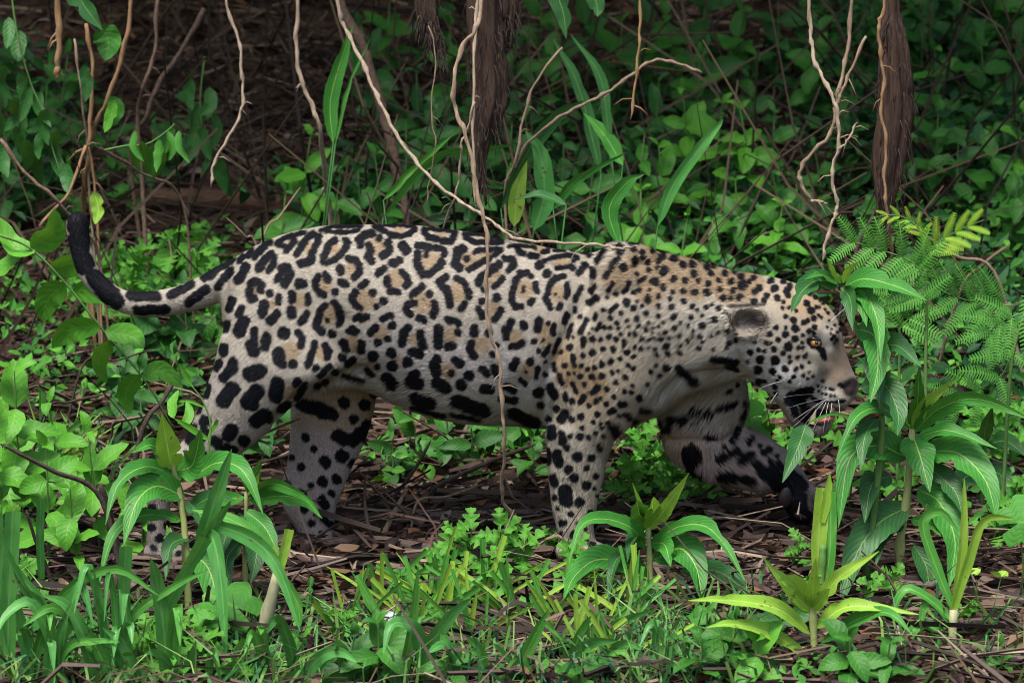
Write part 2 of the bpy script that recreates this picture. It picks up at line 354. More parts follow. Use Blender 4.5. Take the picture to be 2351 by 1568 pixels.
# toes
for (u, v, y) in ((1420, 1276, -.135), (1428, 1276, -.108), (1428, 1276, -.08), (1418, 1276, -.058)): PARTS.append(blob(u, v, y, .022, .0125, .014))
for (u, v, y) in ((455, 1279, -.14), (463, 1279, -.113), (463, 1279, -.086), (453, 1279, -.064)): PARTS.append(blob(u, v, y, .021, .012, .013))
for (u, v, y) in ((795, 1243, .07), (804, 1243, .095), (804, 1243, .12), (795, 1243, .142)): PARTS.append(blob(u, v, y, .021, .012, .013))
for (u, v, y) in ((1868, 1130, .075), (1880, 1150, .09), (1878, 1172, .112), (1862, 1188, .13)): PARTS.append(blob(u, v, y, .026, .0135, .015, 45))
# nose bulb, muzzle pads
PARTS.append(blob(1958, 884, 0, .016, .028, .018))
PARTS.append(blob(1912, 908, -.034, .045, .034, .032, 20)); PARTS.append(blob(1912, 908, .034, .045, .034, .032, 20))
PARTS.append(blob(1905, 772, -.055, .026, .02, .02, 50))     # brow
PARTS.append(blob(1815, 840, -.078, .075, .034, .05, 30))     # cheek
PARTS.append(blob(1872, 952, 0, .046, .034, .022, 8))      # mouth lining closing the gap, coloured dark for the shade within
# shoulder blade tip
PARTS.append(blob(1440, 590, -.05, .075, .05, .034, 0)); PARTS.append(blob(1440, 590, .05, .075, .05, .034, 0))

Vs, Fs, off = [], [], 0
for V, F in PARTS:
    Vs.append(V); Fs += [tuple(i + off for i in f) for f in F]; off += len(V)
tmp = bpy.data.meshes.new('tmp'); tmp.from_pydata(np.concatenate(Vs).tolist(), [], Fs)
bm = bmesh.new(); bm.from_mesh(tmp); bmesh.ops.recalc_face_normals(bm, faces=bm.faces); bm.to_mesh(tmp); bm.free()
to = bpy.data.objects.new('tmp', tmp); COL.objects.link(to)
rm = to.modifiers.new('r', 'REMESH'); rm.mode = 'VOXEL'; rm.voxel_size = .0042; rm.adaptivity = 0
dg = bpy.context.evaluated_depsgraph_get(); dg.update()
ev = to.evaluated_get(dg); em = ev.to_mesh()
JV = np.zeros(len(em.vertices) * 3); em.vertices.foreach_get('co', JV); JV = JV.reshape(-1, 3)
JQ = np.array([list(p.vertices) for p in em.polygons if len(p.vertices) == 4])
E = np.zeros(len(em.edges) * 2, int); em.edges.foreach_get('vertices', E); E = E.reshape(-1, 2)
ev.to_mesh_clear(); bpy.data.objects.remove(to)
deg = np.bincount(E.ravel(), minlength=len(JV)).astype(float)
def relax(P, it, wgt=None, lam=.5):
    P = P.copy()
    for k in range(it):
        acc = np.zeros_like(P)
        for c in range(3):
            acc[:, c] = np.bincount(E[:, 0], P[E[:, 1], c], len(P)) + np.bincount(E[:, 1], P[E[:, 0], c], len(P))
        d = acc / deg[:, None] - P
        P += d * (lam if wgt is None else lam * wgt[:, None])
    return P
def uvp(P):
    "side-view coordinates of body points (slightly from above, like the tracing)"
    d = P - np.array(CAMP); dep = d @ np.array(FWD)
    s = DIST / dep
    return IW / 2 + d[:, 0] * s * 1000, IH / 2 - (d @ np.array(UP)) * s * 1000
def vnormals(P):
    a, b, c, d = (P[JQ[:, i]] for i in range(4))
    n = np.cross(c - a, d - b); N_ = np.zeros_like(P)
    for i in range(4):
        for k in range(3): N_[:, k] += np.bincount(JQ[:, i], n[:, k], len(P))
    return N_ / (np.linalg.norm(N_, axis=1, keepdims=True) + 1e-12)
u0, v0 = uvp(JV)
facew = ((u0 > 1800) & (v0 > 650)) | (v0 > 1225)
JV = relax(JV, 9, np.where(facew, np.where((u0 > 1890) | (v0 > 915), .35, .9), 1.0))
# sculpted folds and hollows on the near side: polyline, radius, amount (mm outwards)
def seg_dist(px, py, a, b):
    ax, ay = a; bx, by = b; dx, dy = bx - ax, by - ay; L2 = dx * dx + dy * dy
    t = np.clip(((px - ax) * dx + (py - ay) * dy) / (L2 + 1e-9), 0, 1)
    return np.hypot(px - ax - t * dx, py - ay - t * dy)
SCULPT = [([(1368, 578), (1345, 640), (1335, 700), (1300, 780), (1262, 860), (1250, 960)], 20, -11), ([(1400, 600), (1370, 690), (1320, 800), (1290, 900)], 32, 6),
    ([(1350, 660), (1350, 735)], 18, -8), ([(1350, 690), (1450, 670), (1520, 640)], 18, -5), ([(1420, 620), (1500, 640)], 40, 5),
    ([(830, 862), (770, 868), (700, 905), (640, 965)], 16, -12), ([(760, 840), (690, 880)], 30, 5), ([(830, 860), (800, 800), (790, 740)], 26, -6),
    ([(516, 620), (512, 700), (520, 760)], 14, -5), ([(600, 700), (560, 800), (540, 900)], 50, 6), ([(700, 640), (680, 760)], 40, -4),
    ([(1690, 860), (1620, 855), (1560, 870), (1530, 900)], 16, -9), ([(1690, 800), (1600, 830), (1540, 850)], 26, 5), ([(1680, 770), (1705, 850), (1725, 882)], 14, -9),
    ([(1480, 700), (1490, 800), (1470, 880)], 50, 7), ([(1560, 720), (1600, 800)], 40, 4), ([(1440, 940), (1420, 1000)], 20, -4), ([(1300, 1000), (1310, 1090)], 22, 5),
    ([(1870, 787)], 15, -13), ([(1895, 800), (1905, 830)], 14, -6), ([(1885, 755), (1910, 770)], 12, 4), 
    ([(1946, 886)], 8, -10), ([(1852, 944), (1880, 951), (1918, 951)], 8, -20), ([(1815, 912), (1845, 930)], 9, -5),
    ([(1920, 850), (1890, 875)], 16, -4), ([(900, 700), (1050, 720)], 90, 5), ([(880, 860), (930, 900)], 30, -5), ([(1190, 900), (1180, 960)], 40, -5)]
JN = vnormals(JV); u0, v0 = uvp(JV); near = (JV[:, 1] < .02) & (JN[:, 1] < .35)
for pts, r, amt in SCULPT:
    if pts[0][0] < 1800: amt *= 1.6
    sel = near & (u0 > min(p[0] for p in pts) - 3 * r) & (u0 < max(p[0] for p in pts) + 3 * r)
    ii = np.nonzero(sel)[0]
    dd = np.full(len(ii), 1e9)
    for a, b in zip(pts, pts[1:] + pts[-1:]): dd = np.minimum(dd, seg_dist(u0[ii], v0[ii], a, b))
    JV[ii] += JN[ii] * (amt / 1000 * np.exp(-(dd / r) ** 2))[:, None]
# hollow of the ear: sharp-rimmed cup
ii = np.nonzero(near & (u0 > 1640) & (u0 < 1790) & (v0 > 680) & (v0 < 800))[0]
q = (((u0[ii] - 1722) / 38) ** 2 + ((v0[ii] - 741) / 27) ** 2)
JV[ii, 1] += .046 * np.exp(-q ** 2)
# far-leg fold between upper arm and forearm
farv = (JV[:, 1] > .03)
for pts, r, amt in [([(1540, 1008), (1600, 1003), (1660, 1008), (1700, 985)], 12, -12), ([(1560, 985), (1650, 985)], 22, 5), ([(1500, 1000), (1520, 985)], 14, -6)]:
    ii = np.nonzero(farv & (JN[:, 1] < .3))[0]; dd = np.full(len(ii), 1e9)
    for a, b in zip(pts, pts[1:]): dd = np.minimum(dd, seg_dist(u0[ii], v0[ii], a, b))
    JV[ii] += JN[ii] * (amt / 1000 * np.exp(-(dd / r) ** 2))[:, None]
JV = relax(JV, 3, np.where(facew, .45, .9))
# subtle muscle and skin ripple
JN = vnormals(JV); u0, v0 = uvp(JV)
JV += JN * (.0022 * vnoise(u0 / 55, v0 / 62, 1.0) + .0008 * vnoise(u0 / 21, v0 / 24, 2.0))[:, None]

# ---- coat pattern, and shade in some folds, traced as thick strokes:  x,y x,y .. r ;   one tile = origin and scale of the tracing
TILES = {}
TILES['a'] = (780, 820, 3.918, '''1000,370 1100,300 1250,240 1420,205 30;1150,470 1230,390 1270,330 40;1050,380 1150,420 35;1310,520 1380,400 1450,290 1550,225 1630,260 1610,350 1570,440 45;1540,500 1520,600 1440,650 1370,650 52;
1700,640 1730,500 1790,370 1870,320 45;2010,310 2060,350 2030,430 1960,520 1850,610 1730,650 40;1670,170 1850,110 2100,100 2260,110 2200,170 2050,205 1900,200 1740,180 26;690,570 760,460 850,370 920,345 40;780,500 850,420 30;460,620 520,550 36;590,540 640,450 38;
250,690 370,580 42;30,850 140,740 210,690 48;150,1000 240,870 340,760 50;440,900 500,830 560,700 60;740,720 820,620 920,520 50;980,560 960,680 890,770 42;760,740 800,700 50;1090,730 1160,720 1200,790 1180,880 1120,960 62;1020,900 1060,830 45;1110,980 40;
640,950 720,920 790,970 780,1050 50;620,1020 600,1100 640,1190 690,1160 48;1340,960 1390,960 68;1620,840 1580,930 1600,1030 1650,1100 1710,1120 45;1730,830 1780,910 42;1870,1075 50;1940,740 1960,790 55;2060,590 2160,600 2230,690 2230,780 2160,870 45;1960,930 2030,970 50;2240,990 2320,940 42;
915,1100 50;1040,1140 1040,1240 36;830,1250 800,1370 65;1020,1380 970,1460 900,1500 52;1235,1110 1235,1200 50;1475,1130 1470,1240 38;1225,1340 1230,1420 60;1450,1390 1390,1490 45;1720,1280 1650,1350 1630,1460 1600,1560 45;1860,1240 1930,1340 1960,1430 1930,1540 48;1765,1495 28;
2170,1080 2120,1170 2170,1260 2220,1300 50;2170,1470 2230,1430 40;360,1190 320,1320 55;490,1320 450,1410 50;280,1540 50;560,1500 500,1560 60''',
'1480,440 90;1870,460 80;1200,320 40;880,640 40;2130,740 100;1720,980 100;1780,1400 140;2260,1240 120;1330,1200 100;950,1270 70;680,1060 60;1950,150 60')
TILES['b'] = (1340, 820, 3.918, '''250,105 400,95 600,90 840,110 22;270,120 400,180 520,240 640,260 780,220 850,150 35;980,160 1100,150 1300,160 1450,200 28;990,200 1050,270 1180,300 42;1250,330 1380,330 1430,230 42;1580,230 1700,220 1880,240 2050,280 2140,340 28;1600,280 1700,330 1880,350 2080,350 34;
20,310 120,230 230,220 50;40,340 50,400 45;170,400 200,460 170,560 220,620 50;330,285 50;450,350 480,420 450,490 370,550 50;670,400 720,470 65;880,400 1000,400 1080,420 45;1150,430 1260,450 1280,530 42;890,500 880,620 900,720 960,820 1060,810 1140,750 1220,690 1240,640 50;1020,480 1015,550 28;
1560,440 1480,470 1460,560 1440,660 1500,720 58;1640,750 1740,690 1840,630 1950,580 38;1740,490 1840,460 2000,450 2110,450 2030,520 32;1610,590 42;2170,580 2290,600 2310,670 2230,760 42;2080,670 1960,770 1820,860 1790,950 55;2140,880 2090,950 2020,1000 38;1860,1040 45;
620,620 520,660 55;400,740 320,800 52;660,780 740,860 760,930 700,990 42;440,890 450,970 50;480,1070 600,1070 42;960,1000 880,1060 800,1120 45;1060,1110 48;840,1240 740,1280 720,1340 780,1400 48;1130,1240 1150,1340 1110,1430 50;920,1460 980,1490 50;
1300,860 1210,920 1240,990 1320,1040 1350,1130 1370,1280 50;1460,880 1560,920 1600,970 42;1630,1060 1640,1150 45;1580,1250 1530,1320 45;2050,1170 58;1840,1210 48;1790,1340 1850,1430 52;2120,1340 2060,1440 2020,1490 42;110,960 60,990 45;225,1090 52;390,1210 55;280,1300 40;140,1440 60,1490 40;490,1430 380,1470 45;1330,1480 1480,1520 45;2260,1520 52''',
'570,880 130;290,400 130;1080,630 140;1650,620 120;1850,560 90;1960,500 50;620,160 80;1250,220 80;1880,290 70;2010,860 130;1490,1090 140;960,1240 140;130,1200 140;100,1450 70;2000,1340 110')
TILES['c'] = (1900, 860, 3.918, '''40,250 200,240 420,260 430,290 24;150,270 200,350 250,360 40;350,390 430,390 46;530,330 610,325 32;600,240 740,260 850,310 700,310 24;960,290 1100,330 1230,360 1200,390 28;480,530 65;560,460 700,410 860,380 1000,390 1050,420 980,470 30;740,570 830,570 960,530 30;600,650 60;
370,690 42;300,630 200,650 140,740 110,850 80,950 80,1050 120,1140 220,1140 45;430,800 440,900 42;390,1040 350,1080 45;260,840 240,910 24;830,690 720,710 650,800 610,920 580,1020 630,1120 640,1160 42;890,800 900,920 870,1000 38;800,1110 770,1160 42;720,950 18;980,560 42;1150,530 1060,640 42;1090,850 1060,930 1010,1040 38;1020,1160 1000,1210 30;890,1260 850,1360 42;480,1340 450,1470 55;620,1380 30;700,1400 680,1510 38;250,1400 58;60,1380 20,1480 50;
1430,290 1380,400 1320,470 40;1660,250 1670,330 52;1870,290 50;1270,600 1260,670 50;1650,420 1560,500 1520,600 1450,700 38;1720,560 58;1890,440 1880,520 36;1830,190 1940,190 35;2000,330 35;2150,310 40;2000,420 28;2090,480 35;2290,390 2230,470 32;2090,590 35;2220,560 28;1300,830 1230,910 36;1320,1010 1210,1080 46;1560,800 1490,900 26;1610,950 38;1480,1000 28;1800,780 1780,880 1720,920 30;1920,650 28;2030,720 1950,760 26;2150,760 2210,760 42;2310,830 40;2300,620 55;
1870,920 24;1950,890 28;2100,880 26;2080,980 26;2240,970 30;1790,1060 1760,1110 38;1920,1060 22;1860,1150 34;2000,1130 20;2090,1060 30;2240,1140 32;1420,1180 34;1620,1120 1530,1200 28;1310,1240 1300,1310 28;1170,1330 1090,1500 32;1370,1390 1330,1460 26;1080,1290 32;960,1400 910,1520 24;1520,1310 34;1680,1230 32;2060,1220 32;2230,1270 28;1920,1330 32;1770,1340 26;1620,1390 34;1650,1460 20;1800,1430 28;1950,1420 26;2090,1380 26;2310,1360 28;1520,1440 28;1430,1450 26;1260,1450 22;2150,1450 22;2050,1480 28;2240,1430 24;1690,1540 22;1810,1540 26;1890,1540 26;2150,1510 20;1210,1520 18''',
'260,880 130;740,940 120;800,470 120;500,280 110;560,1480 100;1600,700 200;2000,500 250;2100,900 200')
TILES['d'] = (660, 1180, 3.918, '''740,140 720,200 48;990,110 930,240 85;1160,240 1140,380 50;1120,440 1140,530 88;1330,330 1310,470 64;1430,60 1380,100 55;1270,10 45;1590,270 88;1880,80 1840,110 50;1800,270 1860,340 1840,450 48;1510,560 1520,680 80;1570,720 60;1720,720 62;2080,100 2070,180 2140,250 55;2300,290 50;2230,75 28;2040,430 1990,600 1940,740 44;1940,720 55;2200,450 2250,540 2230,630 42;2050,780 45;2260,760 2120,900 40;2330,850 40;
700,480 690,560 60;640,690 600,780 45;840,690 800,800 690,930 60;840,800 68;1090,870 1230,830 98;470,1050 440,1200 42;830,1090 720,1230 100;690,1280 90;1190,1130 1060,1280 105;1130,1320 88;1490,1020 1470,1200 95;1780,990 62;1890,1040 1800,1220 45;1640,1330 1560,1390 62;2080,1050 45;2200,1000 40;340,1300 300,1400 58;1300,1480 1180,1560 95;1370,1530 60;430,1560 80;820,1700 780,1760 95;560,1850 620,1900 70;850,1990 800,2050 60;420,1700 400,1800 60;250,1650 230,1720 50;1000,1850 80''',
'1680,540 130;2150,560 100;1680,1130 100')
TILES['e'] = (1220, 1200, 3.918, '''210,60 45;390,140 450,180 50;340,170 35;95,205 55;270,340 290,430 58;530,340 530,450 52;250,550 56;410,590 330,640 50;30,440 40,500 50;50,690 48;150,770 50;740,110 670,180 50;985,80 55;770,330 55;920,280 48;1220,120 1150,200 1130,340 55;1400,200 1420,300 1440,380 55;1290,470 1380,500 64;970,490 72;700,540 72;990,680 72;1210,620 72;770,690 40;1670,120 1660,260 1660,380 62;1800,390 1870,380 54;1950,190 52;1960,50 48;2200,120 2190,200 55;2150,340 2120,430 2180,540 50;
1640,590 1600,680 1630,780 70;1920,600 1980,640 58;1860,775 45;2110,820 70;2000,950 75;1650,920 1770,1000 80;2300,720 45;2320,1010 50;1310,820 1260,920 1370,940 80;900,850 980,960 75;1330,1170 1550,1240 85;1940,1200 2150,1280 2330,1340 95;1280,1290 1500,1360 1750,1420 28;1870,1400 2100,1440 2280,1490 28;280,830 400,860 540,890 34;620,750 680,800 40''',  # last strokes: shade in the flank fold, drawn in black
'400,350 120;820,200 120;1300,280 90;1850,230 110;1800,750 120;2280,350 100;1050,580 70;690,650 70')
TILES['f'] = (1780, 1220, 3.918, '''210,110 58;460,60 460,170 52;720,20 50;540,310 640,310 720,250 45;320,290 40;270,430 50;910,40 45;880,230 40;1150,80 1150,130 38;1010,220 22;940,380 38;1100,290 1060,370 1010,440 32;1240,210 1190,340 1170,390 28;1400,60 1370,180 26;1600,40 1550,110 36;1450,170 24;1600,200 1590,290 38;1400,320 42;1740,200 46;1850,210 32;1970,170 38;2080,200 34;2200,230 2200,290 32;1270,390 30;1900,30 32;2000,30 32;1820,30 30;2110,30 32;2150,120 24;2280,130 28;
610,530 560,620 58;820,530 58;930,640 910,760 36;680,810 740,850 36;760,680 24;130,650 180,720 50;290,620 320,720 50;1160,560 1170,660 32;1320,590 36;1440,450 1470,580 34;1590,450 36;1570,590 32;1730,400 48;1890,340 36;2040,350 46;2240,400 34;1660,640 32;1760,620 34;1870,550 1870,600 34;2000,530 42;2140,490 30;2260,580 38;1050,540 24;1040,720 34;2330,460 30;1240,730 1280,840 36;1380,710 30;1470,700 20;1550,750 42;1730,760 46;1870,740 46;2020,700 32;2110,670 24;2220,770 38;2330,640 28;
1110,900 1170,1040 58;1330,1010 1340,1070 38;1440,860 1490,970 32;1620,860 40;1820,910 1750,980 42;1940,940 40;2080,840 40;2320,890 30;2200,980 32;2050,1060 32;2310,980 30;1600,1050 1560,1110 44;1440,1110 40;1680,1180 36;1780,1110 36;1850,1070 28;1930,1160 38;2210,1160 36;2040,1250 42;1200,1230 50;1330,1280 1270,1380 60;1430,1380 48;1560,1340 50;1800,1300 42;1740,1420 30;1850,1440 26;1080,1380 50;2210,1330 40;2130,1340 30;2000,1510 50;1880,1500 30;140,930 230,940 68;480,900 560,950 58;400,1080 600,1110 48;940,990 75;970,1180 50;560,1300 750,1380 880,1440 82;1130,1510 60''',
'600,180 120;110,300 120;780,650 130;1030,180 110;1250,430 130;1400,700 200;1700,900 250')
TILES['g'] = (1950, 1350, 1.959, '''235,550 38;305,540 315,600 27;370,560 16;440,560 28;505,565 22;555,535 16;345,640 26;200,670 205,740 26;270,690 285,750 36;425,710 36;520,720 28;490,795 20;355,800 30;400,860 32;240,860 255,910 28;490,920 34;560,850 20;250,1010 22;330,960 340,1030 48;435,1045 36;545,940 14;575,1000 14;375,1130 20;515,1115 22;280,1090 16;590,640 28;700,510 730,560 36;800,420 30;860,460 28;455,500 18;620,560 18;650,470 20;660,380 22;740,330 22;880,280 26;900,370 960,380 20;330,1190 18;420,1200 16;300,1270 16;380,1290 20;480,1240 16;1080,60 28;1170,70 1230,130 1290,165 30;1430,0 1580,20 26;1520,50 1600,75 16;960,90 16;1030,120 14;940,180 14;1000,40 14''', '')
TILES['h'] = (2340, 940, 2.24, ';'.join('%d,%d %d' % t for t in [(95,90,28),(160,60,22),(205,100,24),(320,45,30),(340,160,34),(420,65,32),(500,115,28),(575,110,28),(590,190,28),(420,240,26),(265,255,34),(515,245,24),(700,130,28),(735,190,24),(710,275,24),(630,255,20),(800,250,18),(905,255,26),(915,330,24),(1000,285,40),(985,215,26),(855,190,26),(840,390,24),(810,320,22),(900,395,20),(975,390,26),(600,350,24),(700,350,28),(500,340,22),(410,340,18),(335,310,22),(215,325,16),(130,335,18),(80,350,16),
    (25,430,28),(80,480,24),(200,410,24),(110,425,14),(155,465,14),(290,385,18),(295,465,20),(390,405,18),(405,470,20),(510,420,22),(580,470,18),(615,495,16),(690,470,18),(745,445,14),(800,480,22),(190,525,22),(110,575,22),(290,550,18),(420,555,26),(565,555,16),(655,550,12),(765,580,26),(660,625,26),(540,630,16),(475,605,14),(425,650,20),(330,600,16),(205,608,16),(130,630,16),(185,660,16),(245,650,12),(245,685,12),(293,637,14),(295,697,12),(348,685,16),(95,705,20),(158,740,20),(215,745,16),(252,733,12),(315,750,18),(380,735,16),(465,710,16),(585,675,12),(575,725,14),(645,720,20),(660,765,14),(740,715,12),(795,690,12),(870,680,14),(940,755,18),(885,780,20),(860,820,18),(540,760,16),(480,797,14),(360,805,24),(265,825,20),(145,825,18),(95,810,14),(210,815,12),(630,815,20),(750,830,14),(370,865,20),(285,875,16),(470,865,18),(30,850,22),(90,885,16),(1050,260,18),(330,20,24),(450,20,22),(640,75,18),(760,130,18),(930,175,20)]), '1000,260 160;900,300 140;600,200 200;300,120 200')
TILES['i'] = (2600, 950, 1.96, ';'.join('%d,%d %d' % t for t in [(445,180,20),(490,250,20),(455,280,22),(540,310,18),(520,345,18),(450,355,22),(595,255,26),(575,205,22),(620,325,22),(665,355,16),(690,270,24),(700,310,16),(710,240,18),(660,205,18),(655,400,12),(680,465,12),(705,400,10),(740,490,20),(750,555,26),(680,540,12),(675,597,22),(610,550,14),(565,597,18),(625,635,16),(750,630,24),(755,420,14),(835,365,22),(865,420,24),(810,510,18),(840,500,16),(885,480,20),(890,545,16),(850,575,18),(885,590,12),(775,690,14),(805,695,12),(800,655,10),(805,605,12),
    (540,660,16),(570,660,10),(480,710,14),(525,715,12),(595,705,18),(700,685,30),(660,735,18),(455,655,10),(420,725,18),(490,780,26),(600,785,32),(705,765,10),(770,768,14),(710,800,12),(400,800,12),(475,860,28),(585,870,24),(675,850,20),(755,850,18),(810,898,14),(855,875,10),(840,920,10),(880,905,10),(740,910,10),(710,945,12),(640,910,12),(600,985,16),(605,1030,16),(620,940,10),(480,950,26),(525,945,14),(820,760,12),(850,800,8),(800,830,12),(835,740,8),(950,940,10),(920,970,6),(945,980,6),(975,990,6),(1005,995,6),(1030,1000,5),(880,1000,6),(920,1015,7),(945,1030,7),(975,1035,7),(1010,1045,7),(1040,1050,6),
    (925,455,8),(945,470,7),(905,395,12),(960,365,12),(990,435,10),(1000,500,8),(1040,530,8),(1060,580,8),(1020,560,8),(1035,610,9),(1055,640,7),(1020,630,7),(1085,560,7),(970,410,8),(930,400,8),(900,320,16),(1075,520,8),(1010,590,6),(1040,660,6),(985,540,6),(860,300,14),(780,270,18),(940,340,12)])
    + ';710,1080 780,1040 850,1020 36;735,1120 755,1190 850,1235 955,1215 20;720,1060 800,1090 34;905,680 950,715 965,770 16;845,635 900,625 925,650 905,690 870,690 848,655 6;1112,1082 1000,1098 900,1082 835,1030 7;1075,965 1110,985 9', '')
TILES['t'] = (0, 0, 1 / 1.63333, '176,492 180,520 27;190,530 188,570 21;172,555 180,580 22;184,590 192,606 26;219,640 245,670 23;240,655 268,692 20;228,672 245,690 12;301,679 360,680 14;315,713 380,711 13;392,678 440,652 12;434,694 474,664 13;469,638 502,613 11;505,650 532,622 10', '')
TILES['legs'] = (0, 0, 1 / 1.63333, '400,1070 14;365,1085 12;352,1120 9;378,1135 10;350,1165 8;372,1180 10;385,1205 8;348,1210 8;365,1235 9;352,1258 7;385,1262 8;410,1270 6;345,1050 380,1060 9;430,1060 10;1300,1255 7;1330,1262 8;1360,1250 7;1385,1266 6;1345,1230 7;1320,1225 8;1395,1275 5;470,1050 12;520,1030 11;440,1005 14;1290,1200 7', '')
FAR = (1950, 1350, 1.959, '1260,690 1260,720 68;1460,730 1590,660 28;1560,590 1620,490 20;1680,610 1710,560 16;1290,380 1380,400 42;1110,440 1200,440 32;1280,480 1330,490 30;1380,570 1430,560 24;1590,320 1450,360 20;1600,180 16;1540,230 18;1480,850 1560,870 40;1640,870 1690,890 36;1220,820 1300,850 26;1620,740 1690,690 34;1800,680 1840,650 24;1760,620 16;1730,760 1780,840 30;1850,820 1900,930 60;1900,760 1960,830 24;2000,830 2090,930 34;1960,900 2060,1000 40;1900,1000 1990,1150 70;2050,1080 2080,1150 60;1050,520 1100,490 24;1660,330 18;1640,430 1660,380 16;1500,640 16;1840,740 20;1890,700 14;1000,470 40')
FAR2 = (0, 0, 1 / 1.63333, '690,925 760,950 15;675,900 700,930 12;790,925 13;838,930 13;845,980 825,1000 15;812,962 10;775,1000 810,1012 14;700,1005 9;720,1030 8;748,1060 13;786,1046 14;690,1072 9;812,1066 11;742,1106 12;772,1100 11;712,1115 7;690,1135 11;738,1148 748,1160 10;700,1168 9;762,1132 8;745,1192 772,1210 8;715,1200 8;770,1236 5;750,1240 5;735,1225 6;860,900 12;660,1110 8;668,1050 7')  # includes near-black shade at the leg's top, drawn as a mark
EXTRA = 1.15
def parse(t):
    ox, oy, sc, txt = t[:4]; out = []
    for s in txt.replace('\n', '').split(';'):
        s = s.split()
        if len(s) < 2: continue
        pts = [((ox + float(p.split(',')[0]) / sc) / 1.63333, (oy + float(p.split(',')[1]) / sc) / 1.63333) for p in s[:-1]]
        out.append((pts, float(s[-1]) / sc / 1.63333 * 1.07 + EXTRA))
    return out
BLACK = []; TAN = []
for k, t in TILES.items():
    EXTRA = {'i': 2.0, 't': -1.6, 'h': 1.7, 'c': 1.4, 'f': 1.4, 'g': 1.2}.get(k, 2.0)
    BLACK += parse(t)
    if t[4]: TAN += parse((t[0], t[1], t[2], t[4]))
BLACK_FAR = parse(FAR) + parse(FAR2)

def ground_field(u, v, strokes, spread):
    "signed distance (mm) to the nearest stroke edge, capped"
    order = np.argsort(u); us = u[order]; vs_ = v[order]; D = np.full(len(u), 60.0)
    for pts, r in strokes:
        m = r + spread
        i0 = np.searchsorted(us, min(p[0] for p in pts) - m); i1 = np.searchsorted(us, max(p[0] for p in pts) + m)
        if i1 <= i0: continue
        ss = slice(i0, i1); d = np.full(i1 - i0, 1e9)
        for a, b in zip(pts, pts[1:] if len(pts) > 1 else pts): d = np.minimum(d, seg_dist(us[ss], vs_[ss], a, b))
        D[ss] = np.minimum(D[ss], d - r)
    out = np.empty_like(D); out[order] = D; return out
def sstep(a, b, x):
    t = np.clip((x - a) / (b - a), 0, 1); return t * t * (3 - 2 * t)
def region(u, v, pts, soft):
    "soft blob mask from thick strokes"
    d = np.full(len(u), 1e9)
    for (a, b, r) in pts: d = np.minimum(d, seg_dist(u, v, a, b) - r)
    return 1 - sstep(-soft, soft, d)
